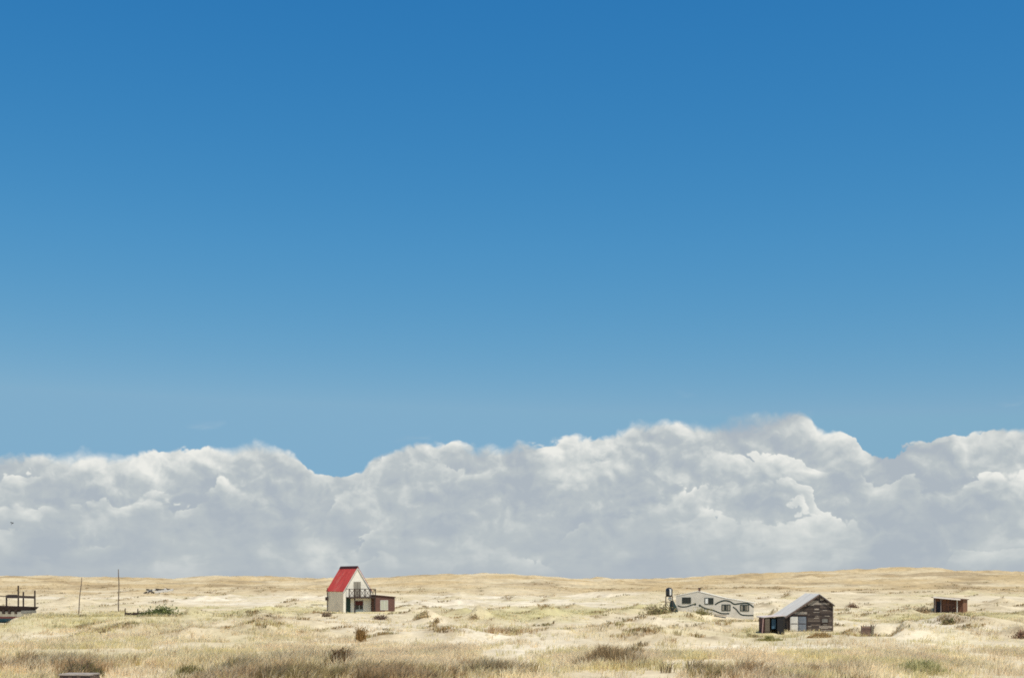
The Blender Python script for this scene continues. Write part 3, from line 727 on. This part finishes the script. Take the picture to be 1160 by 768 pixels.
# roof sheets
rs = MB(); (xr, zr), (xa, za), (xl, zl) = pl[2], pl[3], pl[4]
def slope(x0, z0, x1, z1, y0, y1, t=.05):
    n_ = int((y1-y0)/.09); V_ = []; F_ = []
    for i in range(n_+1):
        yy = y0+(y1-y0)*i/n_; dz = .014*(-1)**i
        V_ += [(x0,yy,z0+dz+t),(x0,yy,z0+dz),(x1,yy,z1+dz+t),(x1,yy,z1+dz)]
    for i in range(n_):
        a = i*4; b_ = a+4; F_ += [(a,a+2,b_+2,b_),(a+1,b_+1,b_+3,a+3),(a,b_,b_+1,a+1),(a+2,a+3,b_+3,b_+2)]
    F_ += [(0,1,3,2),(n_*4,n_*4+2,n_*4+3,n_*4+1)]
    return V_, F_
k_ = (za-zl)/(xa-xl); V_, F_ = slope(xl-.22, zl-.22*k_+.03, xa+.01, za+.035, -.16, L3+.1); rs.add(V_, F_)
k_ = (za-zr)/(xr-xa); V_, F_ = slope(xa+.012, za+.03, xr+.15, zr-.15*k_+.03, -.16, L3+.1); rs.add(V_, F_)
rf4 = rs.build('roof', tin, H3)
eb = MB(); eb.bar((xl-.2,-.2,zl-.2*(za-zl)/(xa-xl)-.04),(xa,-.2,za-.02),.04,.12,(.16,.115,.10)); eb.bar((xa,-.2,za-.02),(xr+.14,-.2,zr-.12*k_-.02),.04,.11,(.08,.06,.05))
eb.build('barge_board', wood_col, H3)
# doors
for ua, ub, mt, nm in ((895,903.6,white_wood,'white door leaf with two panels'),(904.2,913,blue_grey,'blue-grey door leaf')):
    x0, z1 = w4(ua, 698.2); x1, z0 = w4(ub, 714.6)
    d_ = MB().box(x0, x1, -.09, -.035, z0, z1).build('door', mt, H3); tag(d_, nm)
    m_ = MB(); zm = (z0+z1)/2
    for a, b_ in ((z0+.09, zm-.05),(zm+.05, z1-.09)): m_.box(x0+.08, x1-.08, -.105, -.09, a, b_)
    m_.build('panel', mt, d_)
    MB().box(x0+.03, x1-.03, -.098, -.09, zm-.025, zm+.025).build('rail', dark_wood, d_)
x0, z1 = w4(894,697); x1, z0 = w4(914,715.5)
df = MB(); df.box(x0-.04,x0+.03,-.11,-.036,z0,z1+.06); df.box(x1-.03,x1+.04,-.11,-.036,z0,z1+.06); df.box(x0+.03,x1-.03,-.11,-.036,z1-.02,z1+.06); df.build('door_frame', dark_wood, H3)
x0, z1 = w4(930,699.3); x1, z0 = w4(938.5,705.6)
window(H3, x0, x1, z0, z1, -.035, dark_wood, material('dusty grey pane', (.17,.165,.15), .4, .25, 6), .06, 1)
# lean-to
Da = 104.6; ya = Da-D4
x0, z1 = w4(865,699.2,Da); x1, z1r = w4(888.6,697.6,Da); _, z0 = w4(870,724,Da)
lt = MB(); lt.box(x0+.03,x1,ya+1.9,ya+2.0,z0,z1-.05,(.04,.032,.028)); lt.box(x0,x0+.06,ya,ya+2.0,z0,z1-.05,(.11,.055,.05)); lt.box(x1-.07,x1,ya,ya+2.0,z0,z1r-.05,(.045,.04,.035))
lto = lt.build('lean_to', wood_col, H3)
xp, _ = w4(872, 700, Da)
MB().box(x0+.12, xp, ya+.01, ya+.05, z0, z1-.06, (.135,.11,.085)).box(x0+.12, xp, ya-.006, ya+.009, z0+.62, z0+.68, (.08,.065,.05)).build('front_panel', wood_col, lto)
xq0, zq1 = w4(875,701,Da); xq1, zq0 = w4(879.8,712,Da)
MB().box(xq0, xq1, ya+.30, ya+.36, zq0, zq1).build('blue_panel', blue_panel, lto)
xq1b, _ = w4(880.5,701,Da)
MB().box(xq1b, x1-.08, ya+.02, ya+.07, z0, z1r-.06, (.028,.027,.028)).build('shade_panel', wood_col, lto)  # near-black sheet standing in for the shade at the lean-to's right
V_, F_ = slope(x0-.04, z1-.03, x1+.12, z1r+.0, ya-.05, ya+2.9, .05)
MB().add(V_, F_).build('lean_to_roof', material('pale pinkish sheet', (.52,.46,.44), .6, .15, 2, dirt=(.33,.2,.17), dirt_amt=.5), lto)
lb = MB().bar((x0-.16,ya-.03,z0+.05),(x0-.03,ya-.03,z1-.06),.04,.06).build('prop_board', pinkish, lto)

# ------------------------------------------------------------------ brown hut
D5 = 174.; hx5 = (1074-CX)/F*D5
H4 = empty('brown_hut', (hx5, D5, -.03), R(-31), 'small flat-roofed brown plank hut with thin white posts', 'hut')
wd5, dp5, hl, hr = 3.85, 2.9, 2.12, 1.82
hm = MB(); rp = random.Random(9); x_ = -wd5/2
hm.hexa([(-wd5/2,.03,-.4),(wd5/2,.03,-.4),(wd5/2-.0,dp5,-.4),(-wd5/2,dp5,-.4),(-wd5/2,.03,hl-.06),(wd5/2,.03,hr-.06),(wd5/2,dp5,hr-.06),(-wd5/2,dp5,hl-.06)], (.10,.05,.035))
while x_ < wd5/2-.02:
    w_ = min(rp.uniform(.16,.24), wd5/2-x_); a, b_ = x_+.006, x_+w_-.006
    t = (x_+wd5/2)/wd5; zt_ = hl+(hr-hl)*t-.06
    hm.box(a, b_, rp.uniform(-.012,0), .03, -.4, zt_, rp.choice([(.18,.085,.055),(.13,.065,.047),(.21,.098,.062),(.10,.052,.042)])); x_ += w_
y_ = .03
while y_ < dp5-.02:
    w_ = min(rp.uniform(.18,.26), dp5-y_)
    hm.box(wd5/2, wd5/2+rp.uniform(.02,.03), y_+.006, y_+w_-.006, -.4, hr-.07, rp.choice([(.22,.115,.07),(.18,.095,.06),(.25,.13,.08)])); y_ += w_
hm.build('wall', wood_col, H4)
def rslab(x0, x1, y0, y1, za, zb_, t, c):
    return MB().hexa([(x0,y0,za),(x1,y0,zb_),(x1,y1,zb_),(x0,y1,za),(x0,y0,za+t),(x1,y0,zb_+t),(x1,y1,zb_+t),(x0,y1,za+t)], c)
rslab(-wd5/2-.22, wd5/2+.22, -.55, dp5+.15, hl-.01, hr-.04, .09, (.13,.075,.05)).build('roof', wood_col, H4)
fa_, fb_ = -wd5/2+.12, wd5/2-.15
fb = MB().hexa([(fa_,-.80,hl-.08),(fb_,-.80,hr-.08),(fb_,-.56,hr+.08),(fa_,-.56,hl+.11),(fa_,-.80,hl-.05),(fb_,-.80,hr-.05),(fb_,-.56,hr+.11),(fa_,-.56,hl+.14)], (.56,.50,.42)).build('fascia', wood_col, H4)
for xx, r_, c_ in ((-wd5/2+.32,.035,(.40,.36,.33)),(-wd5/2+1.1,.035,(.34,.29,.27)),(wd5/2-.62,.055,(.74,.70,.63))):
    t = (xx+wd5/2)/wd5; MB().box(xx-r_, xx+r_, -.57, -.51, -.4, hl+(hr-hl)*t-.06, c_).build('post', wood_col, H4)
MB().box(-.55,.75,-.03,-.013,1.05,1.25,(.16,.08,.06)).build('cross_board', wood_col, H4)
MB().box(-1.55,-.95,-.025,-.013,-.1,1.55,(.03,.028,.04)).build('door', wood_col, H4)

# ------------------------------------------------------------------ crate and board near the shack
X_, Y_ = spot(982.5, 720); Z_ = tz(X_, Y_)
CRT = empty('wooden_crate', (X_, Y_, Z_), R(-28), 'small brown slatted crate alone on the grass right of the plank shack', 'crate')
cm = MB(); rp = random.Random(3); s_ = .36
for k_ in range(6):
    a = -.05+k_*.145; c_ = rp.choice([(.26,.17,.125),(.18,.12,.095),(.32,.22,.16)])
    cm.box(-s_,s_,-s_,-s_+.03,a,a+.13,c_); cm.box(-s_,s_,s_-.03,s_,a,a+.13,c_)
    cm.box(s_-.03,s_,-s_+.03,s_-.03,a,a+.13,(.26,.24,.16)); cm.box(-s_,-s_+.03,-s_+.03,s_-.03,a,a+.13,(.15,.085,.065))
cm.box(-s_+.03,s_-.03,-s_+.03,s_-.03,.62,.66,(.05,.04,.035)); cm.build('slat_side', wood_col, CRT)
for i, j in ((-1,-1),(1,-1),(1,1),(-1,1)): MB().box(i*s_+(-.05 if i < 0 else 0), i*s_+(0 if i < 0 else .05), j*s_+(-.02 if j<0 else -.05), j*s_+(.05 if j<0 else .02), -.1, .86, (.10,.07,.055)).build('corner_batten', wood_col, CRT)
X2, Y2 = spot(996, 719.5)
bdp = MB().bar((-.75,0,.05),(.75,.15,.09),.3,.05,(.55,.53,.50)).build('board', wood_col); bdp.location = (X2, Y2, tz(X2, Y2)+.05)
tag(bdp, 'pale grey board lying on the grass beside the slatted crate', 'board')

# ------------------------------------------------------------------ beached boat at the left edge
D6 = 133.; p6 = F/D6
BT = empty('wooden_boat', ((44-CX)/F*D6, D6, .2), R(0), 'beached white boat with red and blue bottom and dark deck rails', 'boat')
def w6(u, v): return (u-44)/p6, CH-(v-HY)/p6-.2
Lb = 9.5                                            # bow at x = 0, stern towards -x
ns = 24
def sec(t):
    """half-breadth, sheer height, keel height at t from bow (0) to stern (1)"""
    zs = 1.43+.25*t**1.2+.28*max(0, t-.55)**2
    hb = 1.5*(1-(1-min(1, t/.55))**2.2)*(1-.25*max(0, t-.6)/.4)
    zk = -.25+ .95*max(0, 1-t/.10)**2*.6
    return max(hb, .04), zs, zk
LEV = [0., .14, .30, .46, .58, .72, .86, 1.]
def hull_pt(t, s, side):
    hb, zs, zk = sec(t); x_ = -t*Lb-(1-s)*(1.15*(1-t)**6)     # raked stem
    return (x_, side*hb*(s**.45)*(1.06 if s > .705 else 1.), zk+(zs-zk)*s)
def hull_band(s0, s1, n_=3):
    V_ = []; F_ = []; ss = np.linspace(s0, s1, n_)
    for side in (-1, 1):
        b0 = len(V_)
        for i in range(ns+1):
            for s in ss: V_.append(hull_pt(i/ns, s, side))
        for i in range(ns):
            for j in range(n_-1):
                a = b0+i*n_+j; f_ = (a, a+n_, a+n_+1, a+1); F_.append(f_ if side > 0 else f_[::-1])
    k_ = ns*n_; o2 = (ns+1)*n_
    for j in range(n_-1): F_.append((k_+j, o2+k_+j, o2+k_+j+1, k_+j+1))
    return V_, F_
for nm, s0, s1, mt in (('hull',.40,.70,hull_white),('keel_paint',0.,.28,paint_blue),('red_band',.28,.40,paint_red),('gunwale',.70,1.,dark_wood)):
    V_, F_ = hull_band(s0, s1, 4); MB().add(V_, F_).build(nm, mt, BT)
V_ = []; F_ = []
for i in range(ns+1):
    hb, zs, zk = sec(i/ns); V_ += [(-i/ns*Lb, -hb*.98, zs-.10), (-i/ns*Lb, hb*.98, zs-.10)]
for i in range(ns): F_.append((i*2, i*2+1, i*2+3, i*2+2))
dk = MB().add(V_, F_).build('deck', dark_wood, BT)
fe = MB()
for u in (9.5, 15.5, 22):                             # dark fenders hanging below the rubbing strake
    x_, _ = w6(u, 690); hb = sec(-x_/Lb)[0]; fe = MB().box(x_-.10, x_+.10, -hb-.10, -hb*.85, .72, 1.2).build('fender', dark_wood, BT)
x0, _ = w6(28, 690); x1, _ = w6(41.5, 690)
cs = MB().hexa([(x0,-1.0,.74),(x1,-.36,.8),(x1,-.1,.8),(x0,-.2,.74),(x0,-1.04,1.06),(x1,-.42,1.06),(x1,-.1,1.06),(x0,-.2,1.06)]).build('bow_panel', material('grey bow panel', (.22,.215,.19), .8, .2), BT)
ra = MB(); yb = -.55
for u, v in ((9.3,674.2),(22.6,663),(28.3,670),(41.3,668.4)):
    x_, zt_ = w6(u, v); MB().box(x_-.065, x_+.065, yb+.05, yb+.16, 1.3, zt_).build('rail_post', dark_wood, BT)
xa, za = w6(9, 675); xb, zb_ = w6(41.5, 676.3)
MB().bar((xa,yb,za),(xb,yb,zb_),.09,.26,(.075,.058,.05)).bar((xa-3.2,yb,za+.15),(xa,yb,za),.07,.1,(.10,.075,.065)).build('rail', wood_col, BT)
xa, za = w6(11, 675); xb, zb_ = w6(22, 674.6)
MB().box(xa, xb, yb-.06, yb-.036, za-.2, za+.17, (.05,.04,.04)).build('rail_board', wood_col, BT)
MB().box(w6(-14,680)[0], w6(-4,680)[0], -.6, .7, 1.45, 2.7).build('wheelhouse', hull_white, BT)

# ------------------------------------------------------------------ two thin poles, stub fence, planks
pole_m = material('grey-brown pole wood', (.13,.095,.075), .9, .25, 3)
for u0, v0, u1, v1, r_, lab in ((88.2,698,92.6,654,.06,'thinner and shorter of the two bare poles, leaning to the right'),(134.2,699,134.6,644.5,.065,'taller straight bare pole standing at the end of the stub fence')):
    Dp = 160.; X_ = (u0-CX)/F*Dp; zg = tz(X_, Dp)
    zt_ = CH-(v1-HY)/F*Dp; dx = (u1-CX)/F*Dp-X_; n_ = 8
    pts_ = [(dx*t+.04*math.sin(t*9+u0), .05*math.sin(t*5), -.5+(zt_-zg+.5)*t) for t in np.linspace(0, 1, n_)]
    o = MB().tube(pts_, list(np.linspace(r_*1.15, r_*.8, n_)), n=8).build('pole', pole_m, None, True); o.location = (X_, Dp, zg)
    tag(o, lab, 'pole')
X_, Y_ = spot(141.5, 698); zg = tz(X_, Y_)
SF = empty('stub_fence', (X_, Y_, zg), R(4), 'low broken dark fence beside the green shrub', 'fence')
q1 = F/Y_
for u, h_ in ((141.5,1.0),(147,.5),(151,.55),(155.5,.95),(160,.55)):
    a = (u-141.5)/q1; MB().bar((a,0,-.3),(a+.04,0,h_),.11,.09).build('post', dark_wood, SF)
MB().bar((0,-.02,.36),(1.1,.05,.26),.1,.26).build('rail', dark_wood, SF); MB().bar((1.0,-.1,.30),(2.5,.06,.38),.1,.3).build('rail', dark_wood, SF)
X_, Y_, Z_ = ground_at(178, 672.5)
DW = empty('plank_heap', (X_, Y_, Z_), 0, 'heap of white planks and broken dark posts lying on the far sand', 'planks')
q2 = F/Y_; rp = random.Random(12)
def wpl(u, dv): return (u-178)/q2, -dv/q2
for (ua, da, ub, db, dep, h_, c_) in ((162,.5,170,-3.5,.2,.35,'w'),(165,-4.6,172,-3.2,.6,.4,'d'),(168,-1.2,176,-5,.0,.3,'w'),(175,-4.6,186,-3.8,.4,.5,'d'),(176,-1.6,190,-3.6,-.3,.55,'w'),(184,-1.8,196,-4.6,.3,.45,'w'),(187,-4.9,196,-3.9,.5,.4,'d'),(163,-.4,167,-2,-.4,.3,'d'),(180,-3,188,-5.4,.2,.4,'w'),(169,-3,175,-1,-.3,.3,'d')):
    (xa, za), (xb, zb_) = wpl(ua, da), wpl(ub, db)
    MB().bar((xa,dep,za+.1),(xb,dep+rp.uniform(-.5,.5),zb_+.1),.35,h_*1.25,(.66,.63,.58) if c_ == 'w' else (.05,.045,.042)).build('plank', wood_col, DW)
for u, h_ in ((172.3,5.4),(168.6,3.2),(181,4.5)):
    xa, _ = wpl(u, 0); MB().bar((xa,-.5,-.4),(xa+.05,-.5,h_/q2),.18,.18,(.05,.04,.036)).build('post', wood_col, DW)

# ------------------------------------------------------------------ box half out of frame at the bottom left
Dn = 45.; xb0 = (66-CX)/F*Dn; xb1 = (102.5-CX)/F*Dn; zt_ = CH-(763.3-HY)/F*Dn; xm = (xb0+xb1)/2; zg = tz(xm, Dn)
BX = empty('timber_box', (xm, Dn, zg), R(-9), 'dark timber box with pale worn top rim at the bottom edge', 'box')
hw = (xb1-xb0)/2; zt_ -= zg; bm_ = MB(); rp = random.Random(21)
for k_ in range(7):
    a = -hw+k_*2*hw/7; b_ = a+2*hw/7-.012; c_ = rp.choice([(.10,.07,.06),(.07,.05,.05),(.14,.10,.085)])
    bm_.box(a, b_, 0, .03, -.2, zt_-.05, c_); bm_.box(a, b_, .72, .75, -.2, zt_-.05, c_)
for y_ in np.linspace(.03,.60,5):
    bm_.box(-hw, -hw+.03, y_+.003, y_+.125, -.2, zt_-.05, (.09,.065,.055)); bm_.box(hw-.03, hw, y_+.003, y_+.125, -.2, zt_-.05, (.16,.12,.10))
bm_.build('side_board', wood_col, BX)
tp_ = MB()
for k_ in range(5): tp_.box(-hw-.02+.004*(k_%2), hw+.02-.006*(k_%3), -.02+k_*.158, -.02+k_*.158+.15, zt_-.05, zt_, rp.choice([(.36,.31,.27),(.42,.36,.31),(.30,.26,.23)]))
tp_.build('lid', wood_col, BX)

# ------------------------------------------------------------------ shrubs and clumps one can tell apart
bush_m = material('scrub foliage', None, .8, .0, translucent=.4, spec=.15)
def bush(name, u, v, wpx, hpx, n, cols, wts, label, cat='bush', stalk=False, lean=0., dep=1.0, size=None, group=None, skew=0., gain=1.5, sig=.48):
    X_, Y_, Z_ = ground_at(u, v); q_ = F/Y_; rx = wpx/2/q_; hh = hpx/q_; ry = rx*dep
    px1 = 1/q_
    if stalk:
        cx_ = X_+rx*sig*rng.normal(0, 1, n); cy_ = Y_+ry*.6*rng.normal(0, 1, n)
        lum = fbm(cx_/(rx*.28), cy_/(rx*.4), int(u), 3); ok = lum > -.22+.25*rng.normal(0, 1, n)
        cx_, cy_, lum = cx_[ok], cy_[ok], lum[ok]; n = len(cx_); r = np.abs(cx_-X_)/rx
        hgt = hh*np.exp(-.8*r**2)*(.8+.6*lum)*rng.uniform(.4, 1.1, n)
        if skew: hgt = hgt*np.clip(.55+.6*(cx_-X_)/rx*skew, .2, 1.15)
        c = pick(n, cols, wts)*1.2*(gain/1.5)
        V_, fl, sz, C_ = blades(cx_, cy_, 2, hgt, np.full(n, size or .03), np.full(n, .06), c, lean=(lean, 0))
    else:
        # small leaf faces spread through an uneven low dome
        a = rng.uniform(0, 2*np.pi, n); t = np.arccos(rng.uniform(0, 1, n)); rad = np.abs(rng.normal(.55, .32, n))
        lump = 1+.40*np.sin(3*a+u)*np.sin(2*t+v)+.30*np.sin(7*a+v)*np.sin(3*t)+.18*rng.normal(0, 1, n)
        gx = X_+rx*rad*lump*np.sin(t)*np.cos(a); gy = Y_+ry*rad*lump*np.sin(t)*np.sin(a)
        fall = 1+skew*(gx-X_)/rx
        gz = terrain(gx, gy)-.04+.78*hh*rad*lump*np.cos(t)*np.clip(fall, .25, 1.6)
        s_ = (size or .10)*rng.uniform(.6, 1.4, n)
        d1 = rng.normal(0, 1, (n, 3)); d1[:, 2] = np.abs(d1[:, 2])+.3; d1 /= np.linalg.norm(d1, axis=1)[:, None]; d2 = rng.normal(0, 1, (n, 3)); d2 -= d1*(d1*d2).sum(1)[:, None]; d2 /= np.linalg.norm(d2, axis=1)[:, None]
        ctr = np.stack([gx, gy, gz], 1); L_ = d1*s_[:, None]; Wd = d2*(s_*.38)[:, None]
        V_ = np.stack([ctr-L_*.9, ctr+Wd, ctr+L_, ctr-Wd], 1).reshape(-1, 3)
        fl = np.arange(n*4); sz = np.full(n, 4); C_ = np.repeat(pick(n, cols, wts)*gain*rng.uniform(.75, 1.25, (n, 1)), 4, 0)
    if "DBG" in globals(): print("BUSH", u, v, X_, Y_, Z_)
    org = np.array([X_, Y_, Z_]); o = np_mesh(name, V_-org, fl, sz, bush_m, C_); o.location = org
    return tag(o, label, cat, group)
G1, G2, G3 = (.115,.135,.05),(.17,.185,.07),(.075,.09,.035)
DRY = [(.36,.27,.16),(.46,.37,.22),(.25,.19,.115),(.38,.33,.17)]
bush('green_shrub', 179, 698, 38, 11, 5200, [G1, G2, G3], [3, 2, 2], 'low spreading green shrub, the only green one, by the stub fence', dep=.7, size=.15, skew=.35)
bush('grass_clump', 379, 755, 34, 40, 4200, [(.17,.10,.055),(.22,.14,.085),(.28,.18,.11),(.13,.115,.05)], [3,2,1,1.2], 'tall dark clump of dry stalks in the foreground, leaning right', 'grass clump', True, .32, 1., .034, skew=.5, gain=1.3, sig=.42)
bush('grass_clump', 408, 727, 10, 21, 420, [(.27,.17,.075),(.20,.13,.06),(.36,.25,.12)], [3,2,1], 'narrow upright rust-brown clump on pale sand below the red-roofed house', 'grass clump', True, .05, 1., .04)
bush('dry_bush', 379.5, 691.5, 11, 5.5, 700, [(.10,.085,.07),(.15,.12,.09),(.07,.06,.05)], [2,2,1], 'dark twiggy bush against the side wall of the red-roofed house', dep=.6, gain=1., size=.12)
bush('dry_bush', 478, 699, 17, 6, 1000, DRY, [3,2,2,2], 'dry bush topping the sand mound right of the brick annex', size=.13, skew=-.2)
bush('dry_bush', 431, 701.5, 16, 5.5, 800, [(.13,.085,.06),(.19,.13,.085),(.09,.06,.05)], [2,2,2], 'dark flat bush on the sand in front of the brick annex', size=.11)
bush('dry_bush', 494, 705, 8, 6, 500, DRY, [3,1,2,1], 'small dry bush on the left flank of the most pointed sand mound', size=.10, skew=.4)
bush('dry_bush', 537, 701, 11, 7, 600, DRY, [3,2,2,1], 'dry bush on the last sand mound to the right of the house', size=.11, skew=.3)
bush('dry_bush', 370, 698, 12, 6, 700, [(.22,.16,.11),(.16,.115,.08),(.28,.22,.14)], [2,2,1], 'brownish bush on the mound at the foot of the house, left of its corner', size=.11)
bush('dry_bush', 745, 695, 30, 10, 2400, [(.26,.21,.12),(.19,.14,.085),(.33,.27,.14),(.20,.20,.085)], [3,2,2,2], 'large brown bush covering the mound below the black water tank', size=.15)
bush('dry_bush', 796, 700.5, 22, 8, 1400, [(.33,.29,.15),(.26,.24,.11),(.20,.17,.09)], [3,2,1], 'olive-brown bush growing against the painted house below its windows', dep=.6, size=.12)
bush('dry_bush', 1074, 707, 17, 9, 1200, [(.20,.145,.08),(.27,.21,.11),(.14,.15,.06)], [3,2,1.5], 'brown bush on pale sand in front of the brown hut', size=.12, skew=.2)
bush('dry_bush', 1156, 722, 14, 9, 900, [(.22,.13,.085),(.16,.10,.065),(.28,.19,.12)], [3,2,1], 'reddish-brown bush cut by the right edge of the picture', size=.10)
bush('dry_bush', 1046, 693, 20, 7, 1000, [(.27,.20,.12),(.18,.135,.08),(.34,.26,.15)], [2,2,1], 'faded brown bush just left of the brown hut', size=.14)
bush('dry_bush', 967, 688, 13, 5, 600, [(.16,.10,.065),(.22,.15,.09)], [2,2], 'small dark bush alone on the dune above the slatted crate', size=.14)
bush('dry_bush', 850, 699, 6, 4, 250, DRY, [3,2,2,2], 'little bush at the right end of the painted house', size=.10)
bush('grass_clump', 929, 722, 26, 9, 700, [(.35,.24,.12),(.42,.33,.18),(.26,.17,.085)], [2,2,1], 'rusty dry grass clump at the foot of the plank shack', 'grass clump', True, .08, .5, .03)
bush('grass_clump', 872, 725, 30, 6, 800, [(.26,.25,.11),(.34,.32,.15),(.18,.18,.07)], [2,2,1], 'greenish grass clump in front of the lean-to', 'grass clump', True, .05, .5, .03)
bush('grass_clump', 92, 767, 44, 24, 1500, [(.11,.11,.05),(.20,.13,.10),(.07,.075,.04),(.30,.23,.15)], [3,2,2,1], 'dark olive and reddish clump rising behind the timber box', 'grass clump', True, .15, 1., .026, gain=2.0)
bush('grass_clump', 690, 754, 100, 26, 3000, [(.30,.22,.13),(.38,.28,.18),(.20,.155,.085),(.50,.41,.27)], [3,2,2,1], 'widest brown grass clump in the middle of the foreground', 'grass clump', True, .12, .8, .024)
bush('grass_clump', 1045, 762, 60, 20, 1500, [(.30,.29,.16),(.42,.40,.24),(.22,.215,.11)], [3,2,2], 'grey-green clump in the right foreground', 'grass clump', True, .08, .8, .024, gain=2.0)
bush('grass_clump', 215, 768, 34, 22, 1000, [(.15,.14,.06),(.20,.17,.09),(.13,.105,.06)], [3,2,1], 'dark green clump at the bottom edge right of the timber box', 'grass clump', True, .1, .8, .024, gain=2.0)

# ------------------------------------------------------------------ bird in the air
Db = 90.; bx_ = (14-CX)/F*Db; bz_ = CH-(592.5-HY)/F*Db
V_ = []; F_ = []; prof = [(-.17,.004),(-.12,.022),(-.04,.036),(.05,.036),(.10,.026),(.13,.026),(.155,.016),(.18,.003)]
for x_, r_ in prof:
    for i in range(8): V_.append((x_, r_*math.cos(math.pi*i/4), r_*.9*math.sin(math.pi*i/4)))
for j in range(len(prof)-1):
    for i in range(8): F_.append((j*8+i, j*8+(i+1) % 8, (j+1)*8+(i+1) % 8, (j+1)*8+i))
F_ += [tuple(range(7, -1, -1)), tuple(range(len(V_)-8, len(V_)))]
for s_ in (1, -1):                                    # wings raised and bent at the wrist, tail fan
    b_ = len(V_); up = [(.06,.03,.0),(-.06,.03,.0),(.08,.12,.10 if s_ > 0 else .13),(-.05,.12,.09 if s_ > 0 else .12),(-.02,.24,.14),(-.10,.22,.12)]
    for x_, y2, z2 in up: V_.append((x_, s_*y2, z2+.01)); 
    for x_, y2, z2 in up: V_.append((x_, s_*y2, z2))
    for f_ in ((0,1,3,2),(2,3,5,4)):
        F_ += [tuple(b_+i for i in f_), tuple(b_+6+i for i in f_[::-1])]
    for a, c_ in ((0,1),(1,3),(3,5),(5,4),(4,2),(2,0)): F_.append((b_+a, b_+c_, b_+6+c_, b_+6+a))
b_ = len(V_); V_ += [(-.15,-.015,.006),(-.15,.015,.006),(-.27,.045,.006),(-.27,-.045,.006),(-.15,-.015,0),(-.15,.015,0),(-.27,.045,0),(-.27,-.045,0)]
F_ += [tuple(b_+i for i in f_) for f_ in ((0,1,2,3),(7,6,5,4),(0,4,5,1),(1,5,6,2),(2,6,7,3),(3,7,4,0))]
bird = link_mesh('bird', V_, F_, material('dark plumage', (.03,.03,.032), .7, .1)); bird.scale = (.55,)*3; bird.location = (bx_, Db, bz_); bird.rotation_euler = (R(25), R(-50), R(62))
tag(bird, 'small dark bird flying before the clouds at far left', 'bird')
